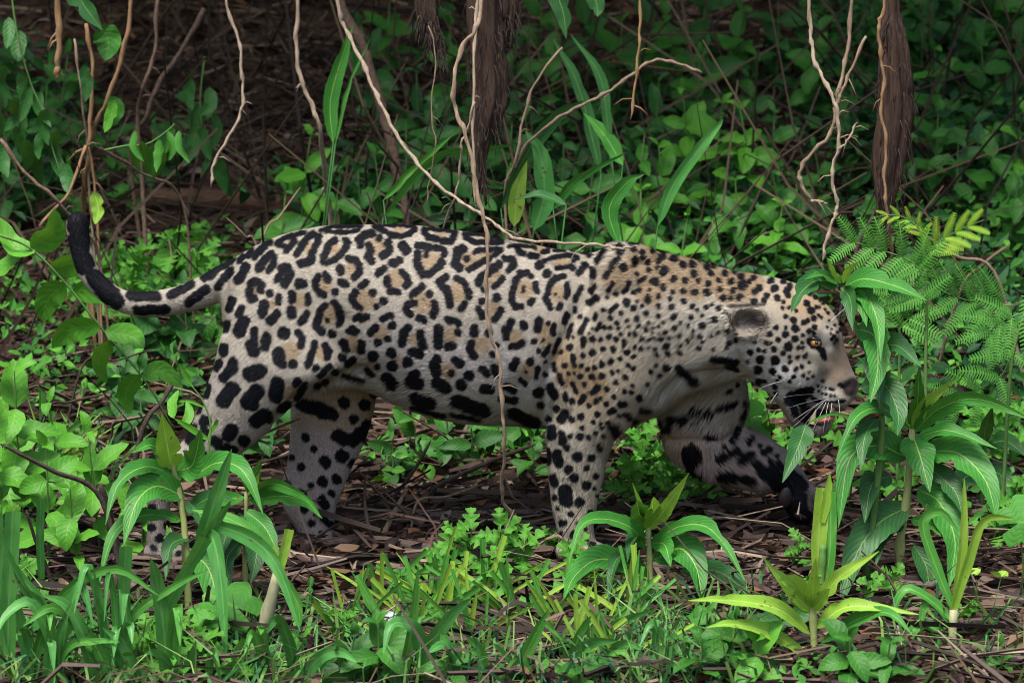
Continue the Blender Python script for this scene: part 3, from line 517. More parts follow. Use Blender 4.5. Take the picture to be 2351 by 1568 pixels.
def coat(P, Nn):
    u, v = uvp(P); y = P[:, 1]
    jit = 1.6 * vnoise(u / 5.0, v / 5.5, .3) + 1.3 * vnoise(u / 9.0 + 2, v / 8.0, 2.3) + 1.2 * vnoise(u / 2.1, v / 1.7, 1.3)
    base = np.tile(np.array([.445, .395, .325]), (len(u), 1))
    def lay(m, c):
        nonlocal base
        base = base * (1 - m[:, None]) + np.array(c) * m[:, None]
    far = y > .035
    farleg = far & (((u > 1490) & (v > 850) & (u < 1900)) | ((u > 630) & (u < 890) & (v > 870)))
    # warm back and shoulder, pale throat / chest / cheek
    lay(.45 * region(u, v, [((1400, 640), (1600, 660), 50), ((1600, 650), (1800, 680), 30), ((1800, 680), (1880, 720), 40), ((1350, 850), (1500, 820), 90)], 90), (.45, .345, .22)); lay(.35 * region(u, v, [((1650, 650), (1760, 670), 14)], 24), (.46, .27, .12))
    lay(.42 * region(u, v, [((1290, 780), (1310, 860), 26), ((1340, 900), (1400, 960), 50), ((1355, 1080), (1355, 1200), 30)], 60), (.46, .345, .21))
    lay(.75 * region(u, v, [((1600, 850), (1500, 920), 16), ((1700, 840), (1760, 890), 34), ((1720, 810), (1700, 850), 20), ((1780, 850), (1850, 900), 26), ((1870, 900), (1900, 915), 12)], 30), (.80, .79, .77))
    lay(.4 * region(u, v, [((1500, 780), (1660, 720), 40)], 50), (.58, .54, .47))
    lay(.85 * region(u, v, [((1900, 690), (1870, 670), 30), ((1830, 690), (1850, 700), 30)], 30), (.46, .32, .18))
    lay(.9 * region(u, v, [((1930, 790), (1935, 850), 26), ((1905, 850), (1930, 870), 20)], 16), (.27, .20, .145))
    lay(.9 * region(u, v, [((1895, 765), (1903, 800), 9)], 6), (.68, .62, .55))
    lay(.35 * region(u, v, [((480, 900), (420, 1000), 90), ((600, 900), (560, 980), 60)], 80), (.38, .33, .32))
    lay(.5 * region(u, v, [((900, 800), (1200, 860), 70), ((900, 920), (1200, 965), 30)], 60), (.47, .445, .46)); lay(.8 * region(u, v, [((655, 958), (760, 884), 6), ((760, 884), (830, 868), 6), ((1262, 860), (1252, 970), 5)], 7), (.78, .77, .76))  # cool lower flank: bluish shade put in with the pigment; white fringe hairs
    lay(.8 * region(u, v, [((345, 1060), (370, 1270), 50)], 30), (.20, .175, .17)); lay(.4 * region(u, v, [((1320, 1240), (1400, 1275), 30)], 20), (.30, .24, .18))
    # tan hearts of the rosettes
    dt = ground_field(u, v, TAN, 25)
    lay(.8 * (1 - sstep(-9, 7, dt + jit)), (.33, .225, .125))
    # small flecks in the tan
    fle = (vnoise(u / 6.1, v / 6.7, 4.0) > .78) & (dt < -6)
    lay(.55 * fle, (.10, .06, .035))
    lay(.6 * (farleg & (v < 1000) & (u < 900)).astype(float), (.44, .29, .19)); lay(.7 * (farleg & (v >= 985)).astype(float), (.46, .355, .34))
    lay(.8 * region(u, v, [((1540, 1010), (1590, 1030), 26)], 22) * farleg, (.55, .38, .26))
    # black marks
    db = ground_field(u, v, BLACK, 20); dbf = ground_field(u, v, BLACK_FAR, 20)
    db = np.where(farleg, dbf + .6 + 2.6 * vnoise(u / 7, v / 9, 6), db)
    # random small spots where the tracing has none (far side legs and paws)
    blk = 1 - sstep(-2.2, 2.2, db + jit)
    ears = region(u, v, [((1692, 728), (1738, 746), 24)], 8) * (y < -.06)
    lay(.85 * ears, (.33, .28, .24)); lay(.85 * region(u, v, [((1726, 733), (1746, 744), 11)], 14) * (y < -.04), (.07, .05, .046))  # ear colour, with the shade of its hollow painted dark
    blk = blk * (1 - .9 * ears)
    blk = np.maximum(blk, region(u, v, [((1675, 702), (1755, 699), 4), ((1667, 712), (1690, 768), 3)], 3) * .9 * (y < -.06))
        # toes, muzzle skin, and the shade in the open mouth as dark colour
    lay(region(u, v, [((1958, 880), (1950, 896), 15)], 6), (.032, .021, .023))
    lay(.85 * region(u, v, [((1835, 975), (1885, 978), 17)], 9), (.12, .095, .09))
    lay(.95 * region(u, v, [((1850, 944), (1908, 953), 12)], 3) * (np.abs(y) < .046), (.022, .012, .013)); lay(.8 * region(u, v, [((1845, 940), (1860, 950), 12)], 6), (.03, .02, .022))  # shade inside the open mouth painted near-black
    lay(.72 * region(u, v, [((1805, 1110), (1850, 1175), 44)], 22) * far, (.05, .04, .042)); lay(.6 * region(u, v, [((1580, 1108), (1760, 1138), 10)], 10) * far, (.05, .045, .048))
    c = np.array([.006, .0065, .010])
    out = base * (1 - blk[:, None]) + c * blk[:, None]
    return out, blk
JN = vnormals(JV)
skin_c, _ = coat(JV, JN)
jag = T('jaguar', 'large spotted jaguar striding through the undergrowth with mouth open and tail raised', 'jaguar', (0, 0, 0))
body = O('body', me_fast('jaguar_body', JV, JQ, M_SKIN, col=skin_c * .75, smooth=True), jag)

# ---- fur: short tapered strands, laid along the lie of the coat
FLOW = np.array([(600, 620, -1, .35), (800, 600, -1, .1), (1000, 620, -1, .05), (1200, 640, -1, .1), (1000, 800, -1, .15), (1150, 850, -1, .25), (900, 900, -.9, .5), (1100, 960, -.8, .6), (700, 760, -.9, .5), (580, 850, -.75, .75), (640, 900, -.7, .7), (500, 950, -.7, .8), (450, 1020, -.8, .7), (365, 1150, -.1, 1), (365, 1260, .6, .6),
    (1420, 600, -.8, .35), (1500, 620, -.9, .5), (1600, 660, -.85, .6), (1700, 660, -.95, .4), (1500, 760, -.85, .55), (1600, 780, -.8, .7), (1400, 800, -.7, .7), (1300, 780, -.45, .95), (1280, 900, -.35, 1), (1420, 900, -.8, .55), (1560, 880, -.7, .8), (1480, 950, -.7, .75), (1330, 1000, -.55, .85), (1320, 1100, -.5, .85), (1320, 1200, -.2, 1), (1340, 1270, .7, .5),
    (1800, 680, -.95, -.2), (1880, 700, -.8, -.6), (1920, 770, -.5, -.9), (1850, 760, -1, -.1), (1800, 800, -1, .15), (1760, 860, -.9, .4), (1850, 860, -1, .2), (1920, 860, -.8, .3), (1940, 830, -.5, -.8), (1900, 910, -1, .25), (1860, 985, -.5, .9), (1700, 830, -.8, .6), (1720, 740, -.9, .2),
    (520, 640, -1, .2), (470, 672, -1, .35), (360, 697, -1, 0), (280, 680, -.9, -.4), (235, 640, -.7, -.75), (200, 590, -.4, -.95), (180, 520, 0, -1),
    (760, 920, -.2, 1), (740, 1050, -.15, 1), (710, 1180, .1, 1), (1620, 920, -.5, .9), (1570, 1040, .1, 1), (1700, 1060, .75, .6), (1800, 1090, .7, .7), (1840, 1160, .3, .9)])
def flow(u, v):
    out = np.zeros((len(u), 2)); 
    for a in range(0, len(u), 60000):
        s = slice(a, a + 60000)
        w_ = 1 / ((u[s, None] - FLOW[:, 0]) ** 2 + (v[s, None] - FLOW[:, 1]) ** 2 + 400.) ** 1.5
        out[s] = w_ @ FLOW[:, 2:] / w_.sum(1, keepdims=True)
    return out
tri = np.concatenate([JQ[:, [0, 1, 2]], JQ[:, [0, 2, 3]]])
A_, B_, C_ = JV[tri[:, 0]], JV[tri[:, 1]], JV[tri[:, 2]]
tn = np.cross(B_ - A_, C_ - A_); ar = np.linalg.norm(tn, axis=1); tn /= ar[:, None] + 1e-12
cen = (A_ + B_ + C_) / 3
wgt_t = ar * np.where((tn[:, 1] < .45), 1.0, .18)
NH = 360000
pick = rng.choice(len(tri), NH, p=wgt_t / wgt_t.sum())
r1 = np.sqrt(rng.random(NH)); r2 = rng.random(NH)
P = A_[pick] * (1 - r1)[:, None] + B_[pick] * (r1 * (1 - r2))[:, None] + C_[pick] * (r1 * r2)[:, None]
nrm = JN[tri[pick]].mean(1); nrm /= np.linalg.norm(nrm, axis=1, keepdims=True)
hu, hv = uvp(P); fl = flow(hu, hv)
fd = np.stack([fl[:, 0], np.zeros(NH), -fl[:, 1]], 1)
fd += rng.normal(0, .10, (NH, 3)) + .12 * np.stack([vnoise(hu / 14, hv / 12, 3), 0 * hu, vnoise(hu / 13, hv / 15, 5)], 1)
fd -= nrm * (fd * nrm).sum(1, keepdims=True); fd /= np.linalg.norm(fd, axis=1, keepdims=True) + 1e-9
ln = np.full(NH, .0098)
def setlen(pts, soft, L_):
    global ln
    m = region(hu, hv, pts, soft); ln = ln * (1 - m) + L_ * m
setlen([((1420, 600), (1700, 680), 60), ((1500, 760), (1650, 760), 60)], 50, .0165)
setlen([((1640, 865), (1480, 950), 24), ((1430, 990), (1400, 1020), 30), ((1560, 930), (1680, 960), 70), ((1560, 1060), (1760, 1090), 50)], 40, .026)
setlen([((840, 870), (1230, 985), 22), ((700, 905), (830, 862), 14)], 20, .019)
setlen([((1715, 840), (1760, 890), 24), ((1850, 990), (1890, 990), 14)], 20, .014)
setlen([((1800, 720), (1900, 740), 60), ((1800, 820), (1870, 830), 50)], 40, .006); setlen([((1690, 730), (1740, 745), 36)], 14, .017); setlen([((1860, 780), (1950, 880), 50)], 30, .0045); setlen([((1900, 800), (1960, 890), 26)], 16, .003)
setlen([((1320, 1060), (1330, 1250), 60), ((360, 1060), (370, 1290), 60)], 40, .010)
ln *= rng.uniform(.65, 1.25, NH)
earm = region(hu, hv, [((1692, 728), (1738, 746), 30)], 8)
tilt = .5 * earm + np.radians(rng.uniform(7, 18, NH)) + np.where(ln > .015, .12, 0)
dr = fd * np.cos(tilt)[:, None] + nrm * np.sin(tilt)[:, None]
side = np.cross(dr, nrm); side /= np.linalg.norm(side, axis=1, keepdims=True) + 1e-9
wd = (.0008 * rng.uniform(.7, 1.3, NH))[:, None]
cc, bl = coat(P + dr * (ln * .45)[:, None], nrm)
fn_ = fl / (np.linalg.norm(fl, axis=1, keepdims=True) + 1e-9)
al, ac = hu * fn_[:, 0] + hv * fn_[:, 1], -hu * fn_[:, 1] + hv * fn_[:, 0]
stk = vnoise(al / 9, ac / 1.5, 7) + .7 * vnoise(al / 5 + 3, ac / .8, 2)
br = (rng.uniform(.66, 1.29, NH) + earm * rng.uniform(-.5, 1.0, NH)) * (1 + .24 * np.clip(stk, -1.2, 1.2) * np.where(ln > .006, 1, .4))
cc = cc * br[:, None]
fV = np.stack([P - side * wd - nrm * .0006, P + side * wd - nrm * .0006, P + dr * ln[:, None] - nrm * (ln * .12)[:, None]], 1).reshape(-1, 3)
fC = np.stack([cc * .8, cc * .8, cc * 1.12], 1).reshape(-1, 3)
hn = nrm * .9 + rng.normal(0, .24, (NH, 3)) + side * (.2 * stk)[:, None] + dr * .12; hn /= np.linalg.norm(hn, axis=1, keepdims=True)
fN = np.repeat(hn, 3, 0)
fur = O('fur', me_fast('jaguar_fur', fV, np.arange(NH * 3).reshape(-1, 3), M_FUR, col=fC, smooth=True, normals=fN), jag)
fur['kind'] = 'stuff'

# ---- eye, teeth, tongue, whiskers, paw pads
def sphere(name, r, mat, n=16, sx=1, sy=1, sz=1):
    bm = bmesh.new(); bmesh.ops.create_uvsphere(bm, u_segments=n, v_segments=n // 2 + 2, radius=r)
    for v_ in bm.verts: v_.co = (v_.co.x * sx, v_.co.y * sy, v_.co.z * sz)
    m = bpy.data.meshes.new(name); bm.to_mesh(m); bm.free(); m.materials.append(mat)
    m.polygons.foreach_set('use_smooth', [True] * len(m.polygons)); return m
def surf_y(u, v, side=-1):
    "depth of the body surface at picture position u, v on the near side"
    uu, vv = uvp(JV); d = np.hypot(uu - u, vv - v); k = np.argsort(d)[:40]
    return (JV[k, 1].min() if side < 0 else JV[k, 1].max())
ey = surf_y(1871, 787)
for sgn in (-1, 1):
    p = at(1871, 787, ey); p = Vector((p.x, p.y if sgn < 0 else -p.y, p.z))
    e = O('eye', sphere('eye', .0125, M_IRIS, sx=1.1, sy=.8, sz=.85), jag, p + Vector((0, -sgn * .005, 0)))
    O('pupil', sphere('pupil', .0042, M_PUPIL, 12), e, (.0032, sgn * .0082, .0005))
    ring = sphere('eye_rim', .0158, M_PUPIL, 16, 1.15, .55, .9)
    O('eyelid', ring, e, (-.0005, -sgn * .0032, .0))
    O('brow_lid', sphere('brow_lid', .013, M_PUPIL, 14, 1.25, .8, .42), e, (-.0005, sgn * .0012, .0088), (0, math.radians(12), 0))
def cone(name, a, b, r, mat, n=8):
    a = Vector(a); b = Vector(b); d = (b - a).normalized(); s = d.orthogonal().normalized(); t = d.cross(s); V = []; F = []
    for j, f in enumerate((0, .45, .8)):
        q = a.lerp(b, f); rr = r * (1 - f * .9)
        for i in range(n):
            an = 2 * math.pi * i / n; V.append(q + (s * math.cos(an) + t * math.sin(an)) * rr)
    V.append(b)
    for j in range(2):
        for i in range(n): F.append((j * n + i, j * n + (i + 1) % n, (j + 1) * n + (i + 1) % n, (j + 1) * n + i))
    for i in range(n): F.append((2 * n + i, 2 * n + (i + 1) % n, 3 * n))
    return me_from(name, V, F, mat)
O('canine_tooth', cone('canine_tooth', at(1864, 972, -.045), at(1874, 938, -.05), .0085, M_TOOTH), jag)
O('canine_tooth', cone('canine_tooth', at(1868, 958, .034), at(1876, 936, .038), .0075, M_TOOTH), jag)
O('canine_tooth', cone('canine_tooth', at(1912, 936, -.036), at(1905, 956, -.04), .0065, M_TOOTH), jag)
O('tongue', sphere('tongue', .02, M_TONGUE, 16, 1.45, 2.1, .55), jag, at(1890, 962, -.006), (0, math.radians(-12), 0))
wv, wf = [], []
def tube_path(pts, radii, n=6, cap=True):
    pts = [Vector(p) for p in pts]; V = []; F = []; k = len(pts); nrm0 = None
    for j in range(k):
        d = (pts[min(j + 1, k - 1)] - pts[max(j - 1, 0)]).normalized()
        s = d.orthogonal().normalized() if nrm0 is None else (nrm0 - d * nrm0.dot(d)).normalized()
        nrm0 = s; t = d.cross(s); r = radii[j] if hasattr(radii, '__len__') else radii
        for i in range(n):
            a = 2 * math.pi * i / n; V.append(pts[j] + (s * math.cos(a) + t * math.sin(a)) * r)
    for j in range(k - 1):
        for i in range(n): F.append((j * n + i, j * n + (i + 1) % n, (j + 1) * n + (i + 1) % n, (j + 1) * n + i))
    if cap: F.append(tuple(range(n))[::-1]); F.append(tuple((k - 1) * n + i for i in range(n)))
    return V, F
WH = [((1888, 915), (1840, 925), (1815, 935)), ((1890, 920), (1850, 945), (1818, 968)), ((1878, 925), (1845, 960), (1815, 985)), ((1897, 922), (1880, 960), (1862, 995)), ((1902, 924), (1895, 955), (1890, 990)), ((1895, 918), (1870, 945), (1848, 975)), ((1925, 918), (1930, 945), (1925, 965)), ((1910, 925), (1908, 950), (1900, 972)), ((1872, 905), (1830, 905), (1800, 912)),
      ((1900, 745), (1925, 722), (1950, 700)), ((1902, 742), (1930, 715), (1962, 690)), ((1795, 875), (1770, 880), (1745, 892)), ((1785, 900), (1775, 915), (1768, 925))]
for k, w3 in enumerate(WH):
    yb = surf_y(*w3[0]) - .001
    pts = []
    for f in np.linspace(0, 1, 7):
        q = [(1 - f) ** 2 * w3[0][i] + 2 * f * (1 - f) * w3[1][i] + f * f * w3[2][i] for i in (0, 1)]
        pts.append(at(q[0], q[1], yb - .03 * f))
    V, F = tube_path(pts, [.00052 * (1 - .7 * f) for f in np.linspace(0, 1, 7)], 4)
    O('whisker', me_from('whisker', V, F, M_WHISK), jag)
for (u, v, ru, rv, an) in ((1806, 1140, .024, .034, 20), (1840, 1126, .021, .011, 38), (1846, 1156, .021, .012, 34), (1838, 1184, .021, .012, 24)):
    pd = O('paw_pad', sphere('paw_pad', 1.0, M_PAD, 14), jag, at(u, v, .072), (0, math.radians(an), 0), (ru * .8, .009, rv * .8))
O('claw', cone('claw', at(1832, 1180, .04), at(1837, 1150, .035), .003, M_CLAW), jag)
for (u, v, y) in ((1434, 1280, -.135), (1442, 1280, -.108), (1442, 1280, -.08), (470, 1282, -.14), (476, 1282, -.113), (812, 1248, .095), (803, 1248, .07)):
    O('claw', cone('claw', at(u - 4, v - 2, y), at(u + 9, v + 7, y), .0035, M_CLAW), jag)

# ------------------------------------------------------------------ plant building kit
ORD = 'first second third fourth fifth sixth seventh eighth ninth tenth eleventh twelfth thirteenth fourteenth fifteenth sixteenth seventeenth eighteenth nineteenth twentieth'.split()
def ordw(i):
    if i < 20: return ORD[i]
    tens = {2: 'twenty', 3: 'thirty', 4: 'forty', 5: 'fifty'}[(i + 1) // 10]
    return {2: 'twentieth', 3: 'thirtieth', 4: 'fortieth', 5: 'fiftieth'}[(i + 1) // 10] if (i + 1) % 10 == 0 else tens + '-' + ORD[(i + 1) % 10 - 1]

def w_lance(s): return np.clip(np.sin(np.pi * np.clip(s, 0, 1) ** .72) ** .85 * (1 - .25 * s), 0, 1)
def w_ovate(s): return np.clip(np.sin(np.pi * np.clip(s, 0, 1) ** .78) ** .62 * (1 - .12 * s), 0, 1)
def w_grass(s): return np.clip((.55 + .45 * np.minimum(1, s * 4)) * (1 - s ** 3.2) ** .8, 0, 1)
def w_cut(s): return np.clip(.75 + .25 * np.minimum(1, s * 4), 0, 1) + 0 * s
WF = {'lance': w_lance, 'ovate': w_ovate, 'grass': w_grass, 'cut': w_cut}
def catmull(P, n):
    P = np.asarray(P, float); m = len(P); out = []
    for t in np.linspace(0, m - 1, n):
        i = min(int(t), m - 2); f = t - i
        p0, p1, p2, p3 = P[max(i - 1, 0)], P[i], P[i + 1], P[min(i + 2, m - 1)]
        if i == 0: p0 = 2 * p1 - p2
        if i + 2 > m - 1: p3 = 2 * p2 - p1
        out.append(.5 * (2 * p1 + (p2 - p0) * f + (2 * p0 - 5 * p1 + 4 * p2 - p3) * f * f + (3 * p1 - p0 - 3 * p2 + p3) * f ** 3))
    return np.array(out)
def ribbon(pts, width, shape='lance', roll=25, fold=.25, n=11, wav=.0, seed=0, face=(0, -1, .25), twist=0):
    "leaf blade along pts (k,3); roll: turn about its own length away from facing the viewer side"
    r = random.Random(seed); P = catmull(pts, n); s = np.linspace(0, 1, n); W = WF[shape](s) * width / 2
    W = np.maximum(W, .0006)
    face = np.array(face, float); V = []; UVs = []; cols = (-1, -.55, 0, .55, 1)
    ph = r.uniform(0, 6); bites = {}
    if n >= 12 and shape in ('lance', 'ovate'):
        for q in range(r.choice([0, 1, 1, 2, 3])):
            bj = r.randrange(3, n - 2); bs = r.choice((-1, 1)); bites[(bj, bs)] = r.uniform(.45, .75); bites.setdefault((bj + 1, bs), .85)
    for j in range(n):
        d = P[min(j + 1, n - 1)] - P[max(j - 1, 0)]; d /= np.linalg.norm(d) + 1e-9
        f = face - d * face.dot(d); f /= np.linalg.norm(f) + 1e-9
        sd = np.cross(d, f); a = -math.radians(roll * .8 + twist * s[j]); sd2 = sd * math.cos(a) + f * math.sin(a); nn = np.cross(sd2, d)
        for c in cols:
            wv_ = wav * W[j] * math.sin(s[j] * 17 + ph + (2 if c > 0 else 0)) * abs(c)
            ed = W[j] * (1 + (r.uniform(-.06, .06) if abs(c) == 1 else 0)) * (bites.get((j, int(math.copysign(1, c))), 1) if c else 1)
            V.append(P[j] + sd2 * ed * c - nn * (fold * W[j] * (1 - abs(c)) ** 1.0) * -1 * -1 + nn * wv_)
            UVs.append((s[j], .5 + c / 2))
    k = len(cols); F = []
    for j in range(n - 1):
        for i in range(k - 1): F.append((j * k + i, j * k + i + 1, (j + 1) * k + i + 1, (j + 1) * k + i))
    return np.array(V), F, UVs
def px_pts(path, Y):
    return [np.array(at(p[0], p[1], Y + (p[2] if len(p) > 2 else 0))) for p in path]
def blade(root, path, Y, w, mat, shape='lance', roll=25, fold=.25, name='leaf', wav=.12, n=11, twist=0):
    o = np.array(root.location); pts = [p - o for p in px_pts(path, Y)]
    V, F, UVs = ribbon(pts, w / 1000, shape, roll, fold, n, wav, seed=int(path[0][0] * 7 + path[-1][0]), twist=twist)
    return O(name, me_from(name, V, F, mat, UVs), root)
def stem_obj(root, path, Y, r0, r1, mat, name='stem', n=12, sides=7, knots=0, bend=.0):
    o = np.array(root.location); P = catmull([p - o for p in px_pts(path, Y)], n)
    rr = np.linspace(r0, r1, n) / 1000
    if knots: rr = rr * (1 + .35 * (np.arange(n) % knots == 0))
    V, F = tube_path(P, rr, sides); return O(name, me_from(name, V, F, mat), root)
def plant_root(name, label, cat, u, v, Y, group=None):
    p = at(u, v, Y); return T(name, label, cat, (p.x, Y, float(gz(p.x, Y))), group)
def stem_to_ground(root, path, Y, r0, r1, mat, **k):
    "stem through picture points, last point = ground below the first"
    o = np.array(root.location); P = [np.zeros(3)] + [p - o for p in px_pts(path, Y)]
    P = catmull(P, 14); rr = np.linspace(r0, r1, 14) / 1000
    if k.get('knots'): rr = rr * (1 + .3 * (np.arange(14) % k['knots'] == 0))
    V, F = tube_path(P, rr, 8); return O('stem', me_from('stem', V, F, mat), root)

# shared small leaf meshes, growing along +X, upper side +Z
def lib_leaf(shape, L_, W_, droop, mat, seed, fold=.3, wav=.15, n=8):
    a = math.radians(20); x = z = 0; pts = [(0, 0, 0)]
    for i in range(4):
        x += L_ / 4 * math.cos(a); z += L_ / 4 * math.sin(a); a -= math.radians(droop) / 4; pts.append((x, .02 * L_ * math.sin(seed + i), z))
    V, F, UVs = ribbon(np.array(pts), W_, shape, 0, fold, n, wav, seed, face=(0, 0, 1))
    return me_from('leaf', V, F, mat, UVs)
def lobed_leaf(L_, W_, nl, mat, seed, droop=40):
    r = random.Random(seed); n = nl * 8 + 2; s = np.linspace(0, 1, n)
    env = np.sin(np.pi * (.08 + .9 * s) ** .8) ** .7
    lob = (.5 + .5 * np.cos(2 * np.pi * nl * s + np.pi)) ** .75
    Wd = W_ / 2 * env * (.22 + .78 * lob); V = []; UVs = []; F = []
    a = math.radians(droop / 2)
    for j in range(n):
        x = L_ * s[j]; z = L_ * .35 * math.sin(math.pi * s[j] * .6) * math.tan(a) - .25 * L_ * s[j] ** 2
        for c in (-1, -.5, 0, .5, 1):
            wj = Wd[j] * (1 + r.uniform(-.12, .12)); fx = .45 * abs(c) * Wd[j]
            V.append((x + fx, c * wj, z + .18 * abs(c) * Wd[j] + .1 * Wd[j] * math.sin(9 * s[j] + seed))); UVs.append((s[j], .5 + .5 * c))
    for j in range(n - 1):
        for i in range(4): F.append((j * 5 + i, j * 5 + i + 1, (j + 1) * 5 + i + 1, (j + 1) * 5 + i))
    return me_from('leaf', V, F, mat, UVs)
def palmate_leaf(R, nl, mat, seed, deep=.45):
    V = [(0, 0, 0)]; UVs = [(0, .5)]; F = []; n = 44
    for ring, f in ((1, .5), (2, 1.0)):
        for i in range(n):
            t = -math.pi * .93 + 2 * math.pi * .93 * i / (n - 1)
            lob = abs(math.cos(nl * t / 2 * .98)) ** .6
            rr = R * (1 - deep * (1 - lob)) * (1 - .28 * (abs(t) / math.pi) ** 2) * f * (1 + .03 * math.sin(13 * t + seed))
            V.append((rr * math.cos(t) + R * .12 * f, rr * math.sin(t), -.28 * rr * rr / R + .05 * R * math.sin(3 * t + seed) * f)); UVs.append((min(1, .1 + f * .9), .5 + t / 7))
    for i in range(n - 1): F.append((0, 1 + i, 2 + i)); F.append((1 + i, 1 + n + i, 2 + n + i, 2 + i))
    return me_from('leaf', V, F, mat, UVs)
def pinna_mesh(L_, nl, W_, mat, seed):
    "feathery leaflet row: thin rachis with paired narrow leaflets"
    V, F, UVs = [], [], []
    def quad(a, b, c, d):
        k = len(V); V.extend([a, b, c, d]); UVs.extend([(0, .3), (1, .5), (0, .9), (0, .6)]); F.append((k, k + 1, k + 2, k + 3))
    zc = lambda s: .12 * L_ * math.sin(math.pi * s * .8) - .18 * L_ * s * s
    for i in range(8):
        s0, s1 = i / 8, (i + 1) / 8; k = len(V)
        V.extend([(L_ * s0, -.0012, zc(s0) + .0006), (L_ * s1, -.0010, zc(s1) + .0006), (L_ * s1, .0010, zc(s1) + .0006), (L_ * s0, .0012, zc(s0) + .0006)]); UVs.extend([(0, .5)] * 4); F.append((k, k + 1, k + 2, k + 3))
    for i in range(nl):
        s = (i + .6) / nl; x = L_ * s; z = zc(s); wl = W_ * math.sin(math.pi * (.12 + .8 * s)) ** .5; b = L_ / nl * .40
        for sg in (-1, 1):
            quad((x - b, sg * .0008, z), (x + wl * .28, sg * wl, z - .06 * wl), (x + wl * .28 + b * .9, sg * wl * .96, z - .07 * wl), (x + b, sg * .0008, z))
    return me_from('leaflet_row', V, F, mat, UVs)
LIB = {}
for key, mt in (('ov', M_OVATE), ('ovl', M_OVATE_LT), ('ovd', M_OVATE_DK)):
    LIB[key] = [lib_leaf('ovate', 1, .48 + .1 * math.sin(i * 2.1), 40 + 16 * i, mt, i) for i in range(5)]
LIB['la'] = [lib_leaf('lance', 1, .22 + .03 * i, 50 + 25 * i, M_LANCE, i) for i in range(4)]
LIB['lad'] = [lib_leaf('lance', 1, .22 + .03 * i, 50 + 25 * i, M_LANCE_DK, i) for i in range(4)]
LIB['lo'] = [lobed_leaf(1, .78, 3, M_LOBED, i, 30 + 12 * i) for i in range(4)]
LIB['gr'] = [lib_leaf('grass', 1, .05 + .008 * i, 30 + 35 * i, M_GRASS, i, .3, .05, 10) for i in range(4)]
LIB['gry'] = [lib_leaf('grass', 1, .05 + .008 * i, 20 + 28 * i, M_GRASS_Y, i, .3, .05, 10) for i in range(4)]
LIB['grd'] = [lib_leaf('grass', 1, .07 + .01 * i, 60 + 35 * i, M_LANCE, i, .3, .05, 10) for i in range(4)]

def add_leaf(root, key, loc, az, pitch, roll, size, rnd):
    o = O('leaf' if key not in ('gr', 'gry', 'grd') else 'blade', rnd.choice(LIB[key]), root, loc, None, size)
    M_ = Euler((roll, pitch, az), 'XYZ').to_matrix()
    if key not in ('gr', 'gry', 'grd'): M_ = Matrix.Rotation(rnd.uniform(.45, 1.15), 3, 'X') @ M_
    o.rotation_euler = M_.to_euler(); return o
def make_stem(root, top, r0, r1, mat, rnd, sway=.04, n=7):
    top = Vector(top); P = []
    b = Vector((rnd.uniform(-1, 1), rnd.uniform(-.5, .5), 0)) * sway * top.length
    for i in range(n):
        f = i / (n - 1); P.append(top * f + b * math.sin(math.pi * f))
    V, F = tube_path(P, np.linspace(r0, r1, n), 6); O('stem', me_from('stem', V, F, mat), root)
    return P
def pat(P, f):
    i = min(int(f * (len(P) - 1)), len(P) - 2); g = f * (len(P) - 1) - i; return P[i].lerp(P[i + 1], g)
def ovate_herb(root, h, L_, nodes, key, rnd, lean=(0, 0), stem_m=None):
    P = make_stem(root, (lean[0], lean[1], h), .0032, .0016, stem_m or M_STEM, rnd)
    az = rnd.uniform(0, 3.1)
    for k in range(nodes):
        f = .25 + .75 * (k + .6 * rnd.random()) / nodes if k < nodes - 1 else 1.0
        sz = L_ * (.75 + .5 * math.sin(math.pi * min(1, f * .85))) * rnd.uniform(.8, 1.15) * (.55 if k == nodes - 1 else 1)
        for sg in (0, math.pi):
            add_leaf(root, key, pat(P, f), az + sg + rnd.uniform(-.3, .3), -rnd.uniform(-.1, .5) - (.5 if k == nodes - 1 else 0), rnd.uniform(-.3, .3), sz * rnd.uniform(.85, 1.1), rnd)
        az += math.pi / 2 + rnd.uniform(-.3, .3)
def lobed_herb(root, h, L_, nl, rnd, lean=(0, 0)):
    P = make_stem(root, (lean[0], lean[1], h), .003, .0014, M_STEM, rnd)
    az = rnd.uniform(0, 6)
    for k in range(nl):
        f = .2 + .8 * (k + .5) / nl; az += 2.39
        add_leaf(root, 'lo', pat(P, f), az, -rnd.uniform(.0, .7) - .4 * f, rnd.uniform(-.4, .4), L_ * rnd.uniform(.7, 1.15) * (1 - .45 * f * f), rnd)
def grass_clump(root, n, L_, key, rnd, spread=.03, tilt=.9):
    for k in range(n):
        a = rnd.uniform(0, 2 * math.pi)
        add_leaf(root, key, (rnd.uniform(-spread, spread), rnd.uniform(-spread, spread), 0), a, -rnd.uniform(tilt * .75, 1.35), rnd.uniform(-.4, .4), L_ * rnd.uniform(.55, 1.1), rnd)

